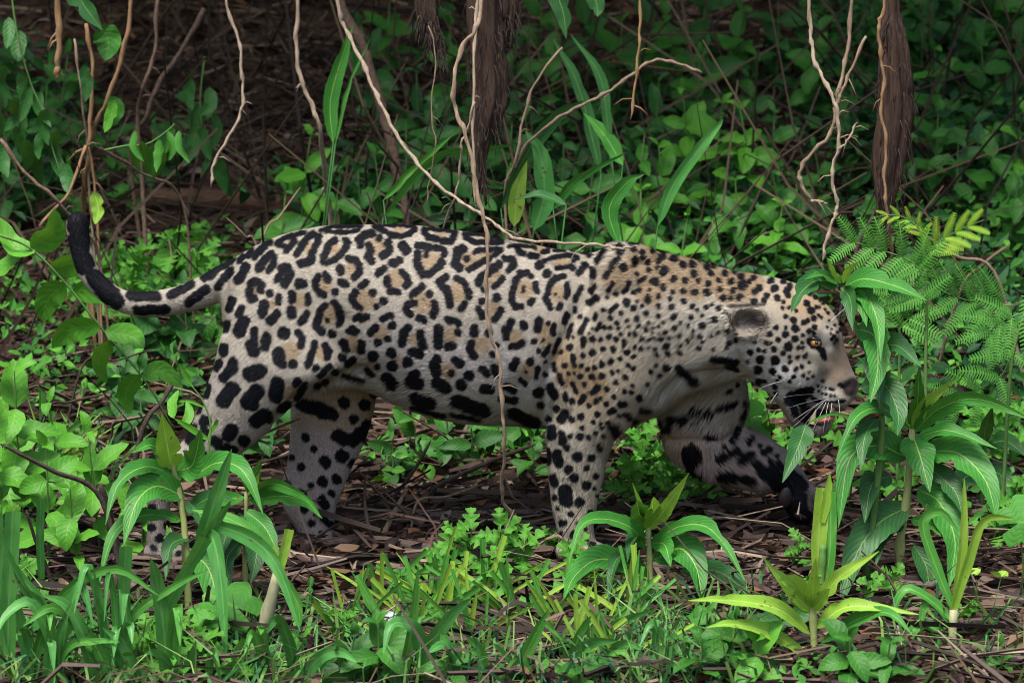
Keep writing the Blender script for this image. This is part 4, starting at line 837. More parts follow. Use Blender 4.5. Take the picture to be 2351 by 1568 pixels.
# ------------------------------------------------------------------ hanging lianas, roots, stems
def liana(label, path, r0, r1, mat=M_VINE, knots=5, n=None, name='liana', group='hanging lianas', kink=1.0):
    path = [p if len(p) > 2 else (p[0], p[1], .5) for p in path]
    pts = [np.array(at(p[0], p[1], p[2])) for p in path]; n = n or len(path) * 5
    if path[-1][1] >= 270 and path[-1][2] >= .8 and 'free end' not in label:      # rooted in the bank
        e = pts[-1]; pts.append(np.array([e[0] + .03, path[-1][2] + .02, float(gz(e[0] + .03, path[-1][2] + .02)) - .01])); n += 4
    P = catmull(pts, n); rr = np.linspace(r0, r1, n) / 1000 * .74
    rr[-1] *= .35; rr[-2] *= .7
    jit = np.array([[math.sin(i * 1.3 + path[0][0]), math.cos(i * 1.7), math.sin(i * 2.1)] for i in range(n)]) * .0016 * kink
    P = P + jit
    rr = rr * (1 + .45 * (np.arange(n) % knots == 2) * (knots > 0)) * (1 + .16 * np.sin(np.arange(n) * 2.7) + .1 * np.sin(np.arange(n) * .9))
    V, F = tube_path(P, rr, 8); r_ = random.Random(int(path[0][0] * 3 + n))
    for q in range(3):                                  # short side shoots and rootlets
        j = r_.randrange(n // 4, n - 2); d = np.array([r_.choice((-1, 1)) * r_.uniform(.4, 1), r_.uniform(-.3, .1), r_.uniform(-1, .5)]); L_ = r_.uniform(.02, .06); a = P[j]
        V2, F2 = tube_path([a, a + d * L_ * .5 + np.array([0, 0, .004]), a + d * L_ + np.array([.004, 0, -.006])], [rr[j] * .45, rr[j] * .35, .0006], 5); k0 = len(V); V += V2; F += [tuple(i + k0 for i in f) for f in F2]
    o = O(name, me_from(name, V, F, mat)); return tag(o, label, 'vine' if name == 'liana' else 'stem', group)
up = lambda u, Y=.4: (u, -320, Y)
liana('thin pale liana hooking to a free end above the log beyond the tail', [up(500, .8), (520, 0, .8), (548, 90, .8), (555, 170, .8), (558, 230, .8), (545, 280, .8), (510, 340, .8), (490, 380, .8), (485, 430, .8)], 5, 4.5, M_VINE_PALE)
liana('long pale liana sagging down onto the jaguar\'s back and shoulder blades', [up(740, .5), (775, 0, .45), (790, 60, .45), (830, 140, .4), (860, 210, .36), (885, 260, .33), (910, 310, .3), (950, 365, .25), (1000, 420, .18), (1060, 465, .1), (1110, 495, .04), (1150, 525, -.02), (1190, 549, -.08), (1300, 558, -.14), (1380, 563, -.17), (1420, 571, -.19), (1455, 566, -.19)], 6.5, 3.6, M_VINE_PALE)
liana('knotted liana hanging in front of the jaguar\'s flank down to the ground', [up(1130, -.1), (1105, 0, -.15), (1090, 70, -.2), (1060, 110, -.2), (1042, 190, -.22), (1045, 250, -.22), (1065, 300, -.24), (1085, 370, -.25), (1095, 440, -.26), (1110, 500, -.27), (1120, 560, -.28), (1117, 640, -.28), (1118, 720, -.28), (1130, 780, -.28), (1147, 830, -.28), (1150, 900, -.28), (1157, 980, -.27), (1157, 1050, -.25), (1152, 1130, -.2), (1165, 1170, -.17), (1210, 1225, -.12)], 7, 5, M_VINE, 7)
liana('thin branching liana crossing behind the sagging one above the jaguar\'s back', [(1090, 235, .1), (1072, 300, .12), (1060, 330, .12), (1055, 400, .14), (1045, 450, .15), (1018, 520, .2), (1000, 600, .3)], 4, 3, M_VINE_PALE)
liana('straight jointed liana ending freely above the leafy herbs', [up(1474, .6), (1470, 0, .6), (1468, 90, .6), (1460, 180, .6), (1448, 275, .6)], 4.4, 4, M_ORANGE)
liana('pale liana crossing over another above the jaguar\'s head', [up(1850, .3), (1858, 0, .3), (1862, 80, .3), (1870, 140, .28), (1895, 190, .26), (1918, 240, .24), (1925, 290, .24), (1925, 340, .24), (1910, 400, .25), (1922, 470, .25), (1915, 500, .25), (1895, 560, .25), (1890, 600, .25)], 6, 5, M_VINE_PALE)
liana('liana with a broken splintered foot curling above the jaguar\'s head', [up(1962, .34), (1955, 0, .34), (1945, 120, .33), (1925, 210, .31), (1920, 250, .3), (1905, 310, .28), (1870, 345, .28), (1840, 385, .28), (1838, 420, .28), (1865, 465, .28)], 6, 6, M_VINE)
liana('short grey liana spur forking upward beside the crossing lianas', [(1988, 84, .3), (1950, 170, .3), (1927, 225, .3), (1918, 255, .3)], 4.5, 5, M_VINE)
liana('small splinter of liana sticking out above the jaguar\'s ear', [(1862, 462, .28), (1880, 462, .27), (1900, 470, .27)], 4, 3, M_VINE_PALE)
liana('little side twig of liana pointing up above the jaguar\'s head', [(1924, 345, .24), (1945, 325, .23), (1968, 280, .23)], 4, 3, M_VINE_PALE)
liana('smooth tan liana running down the face of the dark hanging root', [up(2035, .22), (2030, 0, .22), (2018, 50, .22), (2020, 110, .22), (2030, 190, .22), (2022, 250, .22), (2035, 330, .22), (2030, 400, .22), (2035, 470, .22), (2045, 550, .25), (2050, 640, .3)], 5.4, 4.5, M_ORANGE)
liana('pale stem arching over the leafy herbs behind the jaguar\'s shoulders', [(1610, 168, .8), (1560, 148, .8), (1500, 140, .8), (1440, 180, .78), (1390, 215, .75), (1330, 245, .72), (1270, 280, .7), (1200, 350, .7), (1180, 480, .8)], 5, 5, M_VINE)
liana('jointed liana alongside the hairy root cluster', [up(1100, .38), (1095, 0, .36), (1090, 100, .35), (1086, 300, .34), (1092, 480, .34)], 5, 4, M_VINE_PALE)
liana('thin drooping rootlet strand left of the hairy root cluster', [(985, 60, .4), (1000, 130, .4), (990, 260, .4), (1000, 330, .4), (985, 420, .42), (980, 470, .42)], 2.4, 1.5, M_VINE)
liana('dead brown sheath stem twisting down through the blades beyond the hip', [up(690, .9), (684, 0, .9), (680, 100, .9), (690, 180, .9), (715, 240, .9), (735, 300, .9), (745, 400, 1.0), (760, 520, 1.1)], 7, 8, M_VINE_PALE, 0)
liana('dry stalk leaning through the broad blades behind the back', [(1290, 110, .9), (1230, 190, .9), (1200, 280, .9), (1185, 370, .9), (1160, 470, .95)], 4, 5, M_VINE, 6)
liana('thick leaning brown stem in the shade beyond the sagging liana', [up(740, 1.6), (780, 0, 1.6), (830, 100, 1.6), (870, 230, 1.6), (900, 340, 1.6), (930, 480, 1.6)], 20, 17, M_STICK, 0)
# tan stems of the shrub beyond the tail
LS = [([up(128, .9), (133, 0, .9), (136, 90, .9), (132, 150, .9), (130, 182, .9)], 12, 9, M_ORANGE, 'stout tan stem with a frayed torn lower end'),
      ([(196, 55, .95), (212, 150, .95), (208, 260, .95), (205, 330, .95), (200, 400, 1.0), (195, 500, 1.2)], 6, 8, M_ORANGE, 'upright tan stem rising from the bundle behind the tail tip'),
      ([up(318, .95), (302, 0, .95), (282, 120, .95), (250, 220, .95), (214, 300, .97), (204, 360, 1.0), (190, 520, 1.2)], 7.5, 8, M_ORANGE, 'curving tan stem that leans away from the tail-tip bundle'),
      ([(170, 90, .93), (185, 200, .93), (200, 330, .98), (205, 420, 1.0)], 4, 4, M_VINE, 'thin brown stem beside the tail-tip bundle'),
      ([(360, 0, 1.3), (355, 120, 1.3), (330, 200, 1.3), (318, 300, 1.4)], 6, 7, M_STICK, 'shaded brown stem behind the drooping leaves'),
      ([(470, 20, 1.6), (420, 110, 1.6), (360, 200, 1.6), (335, 270, 1.6), (300, 350, 1.7)], 8, 8, M_STICK, 'dim forked branch slanting through the shade'),
      ([(0, 320, .8), (60, 400, .8), (120, 450, .8), (180, 520, .85), (230, 600, .9)], 6, 5, M_STICK, 'dull dead stalk leaning into the tail-tip bundle'),
      ([(230, 340, 1.0), (330, 400, 1.1), (420, 470, 1.2)], 5, 4, M_STICK, 'thin stick crossing behind the tail-tip bundle'),
      ([(90, 520, .8), (160, 440, .85), (210, 360, .9)], 5, 5, M_ORANGE, 'short tan stalk crossing the tail-tip bundle')]
for p, a, b, m, lab in LS: liana(lab, p, a, b, m, 9, name='shrub_stem', group='tan stems beyond the tail')
def root_mass(label, path, Y, seed):
    "hanging fibrous root: fluted tapering body with loose root fibres"
    pts = [np.array(at(u, v, Y)) for u, v, w_ in path]; n = 26; P = catmull(pts, n); W = np.interp(np.linspace(0, 1, n), np.linspace(0, 1, len(path)), [w_ for *_, w_ in path]) / 2000
    r = random.Random(seed); V = []; F = []; k = 40
    for j in range(n):
        for i in range(k):
            a = 2 * math.pi * i / k
            fl = 1 + .16 * math.sin(5 * a + j * .12 + seed) + .10 * math.sin(11 * a - j * .22) + .07 * math.sin(19 * a + j * .4) + .06 * r.uniform(-1, 1)
            V.append(P[j] + np.array([math.cos(a) * W[j] * fl, math.sin(a) * W[j] * .8 * fl, .004 * r.uniform(-1, 1)]))
    for j in range(n - 1):
        for i in range(k): F.append((j * k + i, j * k + (i + 1) % k, (j + 1) * k + (i + 1) % k, (j + 1) * k + i))
    F.append(tuple((n - 1) * k + i for i in range(k)))
    t = T('hanging_root', label, 'root', P[0], 'dark fibrous roots hanging into view')
    t.location = tuple(P[0]); O('root_body', me_from('root_body', np.array(V) - P[0], F, M_ROOT, smooth=True), t)
    fv, ff = [], []
    for q in range(90):
        j = r.randrange(2, n - 2); a = r.uniform(math.pi, 2 * math.pi); p = P[j] + np.array([math.cos(a) * W[j], math.sin(a) * W[j] * .8, 0]); pts = [p]
        for s in range(4): p = p + np.array([r.uniform(-.006, .006) + math.cos(a) * .003, -.001, -r.uniform(.008, .022)]); pts.append(p)
        V2, F2 = tube_path([x - P[0] for x in pts], .0007 + .0006 * r.random(), 3); o_ = len(fv); fv += V2; ff += [tuple(i + o_ for i in f) for f in F2]
    fb = O('root_fibres', me_from('root_fibres', fv, ff, M_STICK_DK), t); fb['kind'] = 'stuff'
root_mass('hairy dark brown root cluster hanging above the middle of the jaguar\'s back', [(1112, -320, 80), (1112, 0, 78), (1115, 80, 74), (1122, 160, 72), (1124, 230, 74), (1112, 290, 60), (1104, 340, 34), (1108, 400, 14), (1116, 470, 5)], .42, 1)
root_mass('thick black-brown root column hanging above the feathery leaves', [(2044, -320, 36), (2046, 0, 34), (2044, 50, 46), (2050, 100, 60), (2054, 180, 70), (2056, 260, 76), (2046, 340, 74), (2040, 400, 62), (2036, 450, 44), (2034, 500, 18), (2036, 560, 5)], .36, 2)
root_mass('short stubby dark root beside the hairy root cluster', [(1160, -320, 60), (1162, 0, 56), (1160, 50, 42), (1168, 96, 12)], .44, 3)
root_mass('peeling dark root stub with a broken tip over the herbs', [(978, -320, 56), (980, 0, 52), (990, 60, 30), (1000, 100, 24), (1006, 134, 16)], .42, 4)

# ------------------------------------------------------------------ logs, husks and sticks on the floor
def log_obj(label, path, r0, r1, mat, name='log', cat='log', group=None, flat=1.0, sides=12, rough=.12):
    pts = [np.array(p) for p in path]; n = max(8, len(path) * 5); P = catmull(pts, n); rr = np.linspace(r0, r1, n) / 1000
    if name == 'stick': rr[-1] *= .3; rr[-2] *= .75; rr[0] *= .5
    r = random.Random(int(r0 * 31 + pts[0][0] * 977)); V, F = tube_path(P, rr, sides); V = [np.array(v) for v in V]
    for j in range(n):
        for i in range(sides):
            q = V[j * sides + i]; c = P[j]; d = q - c; V[j * sides + i] = c + d * np.array([1, 1, flat]) * (1 + rough * (math.sin(i * 2.3 + j * .15 + r0) * .7 + r.uniform(-.5, .5)))
    c0 = P[0]; o = O(name, me_from(name, np.array(V) - c0, F, mat), None, tuple(c0)); return tag(o, label, cat, group)
def gpt(u, v, dz=.01):
    p = gh(u, v); return (p.x, p.y, p.z + dz)
log_obj('long weathered log lying across the slope behind the tail', [gpt(60, 515, .03), gpt(300, 500, .035), gpt(470, 492, .03), gpt(700, 500, .03), gpt(860, 520, .02)], 34, 26, M_LOG)
log_obj('smooth pale pole on the ground under the big-leaved weed between the forelegs', [gpt(1190, 1312, .008), gpt(1330, 1320, .012), gpt(1500, 1318, .012), gpt(1640, 1300, .012), gpt(1760, 1290, .008)], 15, 17, M_HUSK, 'fallen_pole', 'pole')
HUSKS = [((905, 1205), (1000, 1200), (1120, 1196), (1250, 1190), 20, 12, 'ribbed grey husk lying behind the near forepaw'), ((700, 1262), (850, 1262), (1000, 1275), (1090, 1282), 20, 16, 'dark ribbed husk under the belly nearest the hind paws'),
    ((690, 1300), (800, 1310), (930, 1330), (1000, 1345), 22, 14, 'dark husk lying in front of the far hind paw'), ((170, 1385), (260, 1372), (340, 1368), (430, 1362), 24, 18, 'bundle of black husk under the near hind paw'), ((240, 1330), (330, 1340), (400, 1352), (560, 1370), 14, 10, 'thin dark husk running past the near hind paw'),
    ((1560, 1355), (1680, 1350), (1780, 1365), (1860, 1372), 14, 10, 'flattened husk behind the lime-green weed'), ((1640, 1245), (1760, 1250), (1850, 1262), (1930, 1268), 9, 7, 'reddish husk beneath the raised forepaw'), ((1330, 1395), (1450, 1388), (1580, 1400), (1690, 1392), 15, 10, 'grey husk in front of the fallen pole'),
    ((960, 1255), (1060, 1252), (1150, 1262), (1240, 1256), 12, 9, 'wrinkled husk between far hind paw and near forepaw'), ((2060, 1350), (2150, 1365), (2260, 1372), (2350, 1380), 16, 12, 'brown husk at the foot of the great weed'), ((2080, 1430), (2180, 1450), (2280, 1446), (2370, 1462), 18, 10, 'fibrous torn husk beside the pale cane'), ((2030, 1500), (2150, 1520), (2260, 1510), (2360, 1530), 18, 12, 'lowest fibrous husk beside the pale cane'),
    ((700, 1150), (760, 1120), (840, 1100), (905, 1080), 12, 8, 'curved dark husk just behind the far hind leg'), ((1180, 1240), (1260, 1252), (1340, 1262), (1420, 1262), 10, 9, 'red-brown stick with a white end lying across the near forepaw'), ((560, 1420), (650, 1440), (760, 1446), (860, 1470), 14, 9, 'crumbling husk beneath the palmate leaves')]
for a, b, c, d, r0, r1, lab in HUSKS:
    log_obj(lab, [gpt(*a), gpt(*b, .016), gpt(*c, .014), gpt(*d, .006)], r0 * .75, r1 * .75, M_HUSK if r0 % 2 == 0 else M_STICK_DK, 'dead_husk', 'husk', 'dead husks on the ground', .75, 10, .25)
STK = [((190, 840), (350, 800), .6, 4, 'thin stick behind the near thigh'), ((520, 1060), (690, 960), .0, 5, 'dry stem leaning between the two hind legs'), ((845, 1200), (838, 1095), .02, 6, 'short upright peg of stick behind the far hind paw'), ((880, 1230), (930, 1130), .1, 9, 'thick grey stub leaning behind the far hind paw'),
    ((960, 1150), (1110, 1110), .12, 5, 'tan twig arching under the belly'), ((1000, 1120), (1230, 1020), .3, 9, 'black branch rising under the belly toward the armpit'), ((880, 1170), (990, 1010), .25, 6, 'blue-grey bare stem under the belly'), ((1100, 1200), (1250, 1180), .05, 4, 'short red-brown twig beside the near foreleg'), ((985, 1220), (1090, 1160), .02, 3.5, 'forked thin twig beside the near foreleg'),
    ((1420, 1180), (1590, 1090), .2, 4, 'curved brown twig between the forelegs'), ((1700, 1215), (1960, 1060), .25, 8, 'pale diagonal stick behind the raised paw'), ((1660, 1340), (1990, 1180), -.1, 4, 'long thin straw across the litter below the raised paw'), ((1640, 1365), (1860, 1300), -.12, 3, 'bleached straw below the raised paw'), ((1760, 1190), (1755, 1125), .15, 3, 'upright twig beneath the raised forearm'),
    ((0, 1018), (230, 1140), -.3, 8, 'brown stick poking in beside the bright vine'), ((60, 1170), (110, 1310), -.45, 6, 'whitish bent stalk near the tall blades'), ((140, 1575), (295, 1262), -.55, 12, 'tan woody stalk leaning in the grass below the hind paw'), ((1500, 1505), (1590, 1580), -.75, 8, 'broken peg of tan stick at the bottom edge'), ((2080, 1250), (2330, 1215), .0, 4, 'thin grey twig behind the pale cane'), ((2180, 1500), (2351, 1580), -.5, 10, 'blue-black stick beside the pale cane'),
    ((2200, 680), (2320, 560), .8, 6, 'brown twig above the feathery fronds'), ((2095, 520), (2290, 640), .7, 6, 'pale twig sloping through the vine thicket'), ((1960, 600), (2060, 400), .6, 6, 'tan branch leaning against the dark root column'), ((100, 950), (240, 905), .3, 5, 'bent twig under the bright vine leaves'), ((520, 500), (600, 600), .5, 4, 'bleached twig rising behind the tail base'), ((600, 560), (690, 430), .9, 4, 'red-brown twig behind the hips'), ((330, 980), (410, 860), .4, 9, 'dark crooked stick behind the near thigh'), ((280, 1080), (330, 1140), .1, 8, 'brown stub beside the near hock'), ((230, 1110), (260, 1230), -.2, 14, 'dark upright stump near the tall blades')]
for (a, b, Y, r0, lab) in STK:
    p = at(a[0], a[1], Y); q = at(b[0], b[1], Y + .06); m = (p + q) / 2 + Vector((random.uniform(-.012, .012), 0, random.uniform(-.012, .012)))
    pth = [tuple(p), tuple(m), tuple(q)]
    if p.z > q.z: pth = pth[::-1]
    lo_, hi_ = Vector(pth[0]), Vector(pth[2]); g0 = float(gz(lo_.x, lo_.y))
    if lo_.z > g0 + .04:                                 # stands in the ground
        k_ = (lo_.z - g0) * .25 * (1 if lo_.x > hi_.x else -1); pth = [(lo_.x + k_, lo_.y + .02, float(gz(lo_.x + k_, lo_.y + .02)) - .01)] + pth
    log_obj(lab, pth, r0 * .8, r0 * .55, random.choice([M_STICK, M_VINE, M_STICK_DK]) if 'black' not in lab and 'dark' not in lab else M_STICK_DK, 'stick', 'stick', 'loose sticks and twigs', 1, 7, .15)
# bone, stones
def pebble(name, label, u, v, rx, ry, rz, mat, cat, seed, dz=.0):
    p = gh(u, v); me = sphere(name, 1, mat, 18)
    for k, vv in enumerate(me.vertices):
        c = vv.co; f = 1 + .16 * math.sin(3 * c.x + seed) + .12 * math.sin(4 * c.y + 2 * seed + c.z * 3) + .06 * math.sin(9 * c.z + 7 * c.x); vv.co = (c.x * rx * f, c.y * ry * f, c.z * rz * f)
    return tag(O(name, me, None, (p.x, p.y, p.z + rz * .5 + dz), (0, 0, seed)), label, cat)
pebble('stone', 'pale blue-grey stone half hidden behind grass under the animal', 905, 1440, .04, .03, .022, M_STONE, 'stone', 1)
pebble('stone', 'flat blue-grey stone lying lower in the grass', 900, 1490, .05, .03, .014, M_STONE, 'stone', 2)
pebble('stone', 'black lump of stone beside the small yellow clover', 2335, 1400, .028, .024, .026, M_STICK_DK, 'stone', 3)
bn = [gpt(1655, 1285, .012), gpt(1672, 1282, .013), gpt(1695, 1279, .012)]
log_obj('small white knobbed bone lying on the fallen pole', bn, 6, 5, M_BONE, 'bone', 'bone', None, 1, 10, .3)

# ------------------------------------------------------------------ hero weeds with long arching leaves
def weed(label, u, v, Y, stem, leaves, sm=M_STEM_Y, r0=9, r1=5, mat=M_LANCE, group='long-leaved weeds'):
    t = plant_root('long_leaved_weed', label, 'plant', u, v, Y, group)
    stem_to_ground(t, stem, Y, r0, r1, sm, knots=4)
    for L_ in leaves:
        path, w_, roll = L_[0], L_[1], L_[2]; m = L_[3] if len(L_) > 3 else mat
        n = len(path); path = [(p[0], p[1], (p[2] if len(p) > 2 else -.05 * k)) for k, p in enumerate(path)]
        blade(t, path, Y, w_, m, 'lance', roll, .3, n=19)
    return t
weed('big-leaved weed with pale stem standing between the near foreleg and the raised paw', 1490, 1345, -.27, [(1492, 1300), (1488, 1210)], [
    ([(1482, 1262), (1455, 1212), (1390, 1188), (1335, 1205), (1306, 1290)], 44, 30), ([(1490, 1335), (1440, 1290), (1370, 1280), (1318, 1320), (1296, 1372)], 72, 25), ([(1500, 1240), (1560, 1205), (1620, 1205), (1665, 1250), (1712, 1335)], 48, -25),
    ([(1498, 1285), (1560, 1255), (1600, 1300), (1612, 1385)], 84, -15), ([(1560, 1310), (1640, 1305), (1690, 1335), (1735, 1390)], 56, -30, M_LANCE_DK), ([(1490, 1215), (1530, 1165), (1582, 1085)], 38, 20, M_LIME), ([(1488, 1215), (1470, 1180), (1462, 1148)], 64, 0), ([(1488, 1215), (1500, 1170), (1500, 1140)], 44, 40, M_LIME), ([(1486, 1215), (1470, 1160), (1452, 1108)], 16, 20, M_LIME),
    ([(1495, 1245), (1525, 1250), (1540, 1300)], 50, 10), ([(1480, 1290), (1430, 1270), (1405, 1300), (1398, 1390)], 46, 50, M_LANCE_DK), ([(1505, 1372), (1500, 1440), (1492, 1500), (1480, 1610)], 96, 5), ([(1475, 1230), (1450, 1235), (1440, 1290)], 40, 60, M_LANCE_DK)])
weed('tallest weed with broad drooping leaves at the jaguar\'s muzzle side', 2068, 1310, -.17, [(2066, 1250), (2082, 1140), (2095, 985)], [
    ([(2095, 985), (2108, 920), (2110, 838)], 40, 10), ([(2096, 985), (2128, 925), (2200, 868)], 34, 25, M_LIME), ([(2092, 985), (2072, 930), (2056, 870)], 18, 20, M_LIME), ([(2100, 992), (2160, 938), (2250, 918), (2380, 970)], 50, 30), ([(2086, 985), (2030, 935), (1965, 955), (1918, 1060)], 46, 35), ([(2095, 995), (2112, 1040), (2135, 1130)], 86, 0),
    ([(2084, 1050), (2020, 1018), (1950, 1050), (1925, 1210)], 88, 20), ([(2112, 1035), (2200, 1035), (2265, 1100), (2290, 1200)], 88, -20), ([(2108, 1000), (2180, 985), (2290, 1030)], 46, -35), ([(2088, 1160), (2020, 1195), (1965, 1270), (1928, 1395)], 92, 15, M_LANCE_DK), ([(2106, 1120), (2160, 1150), (2195, 1240), (2178, 1350)], 90, -15), ([(2045, 1090), (2000, 1110), (1985, 1200)], 66, 25, M_LANCE_DK),
    ([(2098, 1250), (2130, 1300), (2132, 1380), (2110, 1460)], 60, -20, M_LANCE_DK), ([(2120, 1060), (2190, 1120), (2210, 1180)], 60, -10, M_LANCE_DK), ([(2075, 1200), (2030, 1230), (2010, 1300)], 40, 40, M_LANCE_DK), ([(2092, 1190), (2130, 1200), (2160, 1230)], 36, -20)], r0=12, r1=7)
weed('lime-green star-shaped young weed closest to the camera', 1868, 1640, -.72, [(1872, 1560), (1866, 1395)], [
    ([(1866, 1395), (1868, 1345), (1873, 1280)], 34, 5, M_LIME), ([(1862, 1402), (1815, 1350), (1752, 1280)], 40, 20, M_LIME), ([(1870, 1398), (1925, 1325), (2018, 1265)], 38, -15, M_LIME), ([(1862, 1405), (1825, 1345), (1790, 1330)], 58, 0, M_LIME), ([(1860, 1455), (1790, 1395), (1680, 1375), (1580, 1378)], 46, 40, M_LIME), ([(1872, 1440), (1950, 1388), (2110, 1410)], 46, -45, M_LIME),
    ([(1885, 1475), (1965, 1420), (2040, 1405), (2100, 1462)], 38, -35), ([(1858, 1510), (1780, 1455), (1690, 1430), (1620, 1440)], 40, 40, M_LIME), ([(1872, 1480), (1905, 1520), (1890, 1600)], 62, -10), ([(1850, 1560), (1760, 1520), (1660, 1500)], 48, 30), ([(1890, 1560), (1980, 1535), (2090, 1580)], 48, -30), ([(1866, 1400), (1890, 1370), (1905, 1350)], 34, -30, M_LIME)], M_STEM_Y, 11, 7, M_LANCE)
weed('yellow-stemmed weed standing over the near hind paw', 436, 1425, -.42, [(428, 1300), (420, 1180), (395, 1060), (372, 975)], [
    ([(395, 1078), (385, 1025), (372, 950)], 66, 10, M_LIME), ([(405, 1080), (440, 1060), (462, 985)], 78, -10), ([(438, 1095), (500, 1058), (560, 1080), (604, 1180)], 58, -25), ([(395, 1085), (330, 1068), (270, 1110), (242, 1205)], 44, 30), ([(425, 1140), (360, 1112), (312, 1150), (284, 1250)], 78, 15), ([(420, 1195), (340, 1178), (262, 1220), (224, 1350)], 42, 30), ([(425, 1175), (480, 1140), (540, 1150)], 44, -30, M_LANCE_DK),
    ([(432, 1265), (478, 1300), (500, 1390), (490, 1490)], 72, -15), ([(430, 1230), (390, 1250), (380, 1330)], 48, 30, M_LANCE_DK), ([(395, 1060), (350, 1020), (300, 1040)], 40, 20), ([(430, 1150), (460, 1180), (480, 1240)], 44, -20, M_LANCE_DK)])
weed('smaller weed between the two hind legs with paired upright leaves', 565, 1360, -.3, [(562, 1260), (566, 1128)], [
    ([(566, 1128), (582, 1095), (602, 1052)], 36, 10), ([(568, 1130), (585, 1110), (596, 1085)], 24, -30, M_LIME), ([(570, 1142), (620, 1112), (680, 1130), (722, 1158)], 32, 40), ([(570, 1150), (640, 1140), (700, 1150), (740, 1190)], 42, 30), ([(560, 1140), (500, 1150), (440, 1200)], 40, 20), ([(562, 1170), (610, 1210), (645, 1285)], 44, -20), ([(556, 1180), (520, 1220), (500, 1300)], 50, 20, M_LANCE_DK), ([(570, 1200), (590, 1260), (575, 1340)], 60, -10, M_LANCE_DK), ([(560, 1230), (520, 1280), (530, 1350)], 50, 10, M_LANCE_DK)], r0=6, r1=4)
weed('dark-leaved weed drooping over the jaguar\'s forehead and nose', 1985, 1310, -.22, [(2010, 1150), (2025, 960), (1995, 810), (1952, 725), (1934, 660)], [
    ([(1926, 655), (1880, 640), (1840, 668), (1816, 718)], 56, 15, M_LANCE_DK), ([(1924, 650), (1885, 628), (1846, 642)], 30, 40), ([(1930, 650), (1912, 622), (1898, 590)], 20, 20, M_LIME), ([(1936, 650), (1948, 620), (1975, 600)], 18, 20, M_LIME), ([(1940, 655), (1985, 636), (2060, 655), (2128, 690)], 58, -25), ([(1944, 660), (1992, 680), (2016, 740), (2022, 830)], 52, -10), ([(1965, 752), (2008, 770), (2016, 840), (1998, 925)], 70, 0, M_LANCE),
    ([(2010, 800), (2060, 790), (2115, 842)], 58, -20, M_LANCE_DK), ([(1975, 890), (2030, 880), (2062, 940), (2060, 1000)], 72, -10, M_LANCE_DK), ([(1985, 770), (2010, 850), (2020, 930)], 60, 30, M_LANCE_DK), ([(1935, 662), (1950, 690), (1958, 760)], 44, 40, M_LANCE_DK), ([(2010, 960), (1985, 1000), (1975, 1080)], 50, 20, M_LANCE_DK), ([(1940, 660), (1975, 690), (1990, 750)], 40, 30), ([(1850, 975), (1835, 1020), (1796, 1108)], 58, 0, M_LANCE_DK), ([(1990, 970), (1920, 950), (1868, 965), (1850, 980)], 8, 0)], M_STEM, 8, 5)
weed('shaded weed behind the great one at the picture\'s edge', 2250, 1240, .3, [(2255, 1120), (2262, 1020)], [
    ([(2262, 1020), (2220, 1010), (2180, 1050)], 54, 20, M_LANCE_DK), ([(2262, 1020), (2310, 1010), (2360, 1050)], 54, -20, M_LANCE_DK), ([(2258, 1080), (2300, 1090), (2320, 1160)], 60, -10, M_LANCE_DK), ([(2258, 1080), (2210, 1100), (2190, 1180)], 60, 10, M_LANCE_DK), ([(2262, 1020), (2265, 980), (2280, 930)], 40, 20, M_LANCE_DK)], M_STEM, 6, 4)

# ------------------------------------------------------------------ grass and canes
def cane(label, u, v, Y, stem, blades, r0, r1, sm):
    t = plant_root('grass_cane', label, 'grass', u, v, Y, 'grass canes')
    stem_to_ground(t, stem, Y, r0, r1, sm, knots=5)
    for b_ in blades: blade(t, b_[0], Y, b_[1], b_[3] if len(b_) > 3 else M_GRASS, b_[4] if len(b_) > 4 else 'grass', b_[2], .3, 'blade', .05, 13)
cane('pale jointed cane with stiff blades near the yellow clover', 2178, 1640, -.6, [(2180, 1560), (2190, 1400)], [([(2190, 1400), (2212, 1250), (2214, 1098)], 24, 30, M_GRASS_Y), ([(2188, 1395), (2150, 1300), (2120, 1200), (2160, 1175), (2200, 1220)], 26, 20), ([(2192, 1395), (2225, 1290), (2260, 1195), (2330, 1190)], 24, 30, M_GRASS_Y), ([(2182, 1430), (2150, 1385), (2090, 1350), (2060, 1375), (2052, 1430)], 26, 40), ([(2182, 1470), (2120, 1430), (2080, 1480), (2100, 1560)], 26, 20), ([(2185, 1420), (2130, 1380), (2110, 1450)], 22, 10)], 12, 9, M_STEM_W)
cane('thick whitish broken cane slanting up beside the palmate leaves', 540, 1640, -.55, [(575, 1560), (605, 1440), (640, 1310)], [([(640, 1312), (652, 1270), (664, 1215)], 22, 30, M_GRASS_Y, 'cut'), ([(640, 1315), (630, 1285), (628, 1255)], 18, 20, M_GRASS_Y, 'cut'), ([(638, 1310), (600, 1240), (530, 1190), (440, 1170)], 36, 35), ([(640, 1312), (680, 1380), (690, 1440)], 24, 20)], 15, 12, M_STEM_W)
cane('young green cane shoot rising under the jaguar\'s chin', 1884, 1420, -.3, [(1886, 1330), (1890, 1250)], [([(1886, 1380), (1880, 1250), (1892, 1120)], 36, 15, M_GRASS_Y, 'cut'), ([(1890, 1380), (1905, 1250), (1905, 1128)], 30, -25, M_GRASS, 'cut'), ([(1888, 1200), (1900, 1140), (1905, 1085)], 22, 20, M_GRASS_Y)], 8, 8, M_STEM)
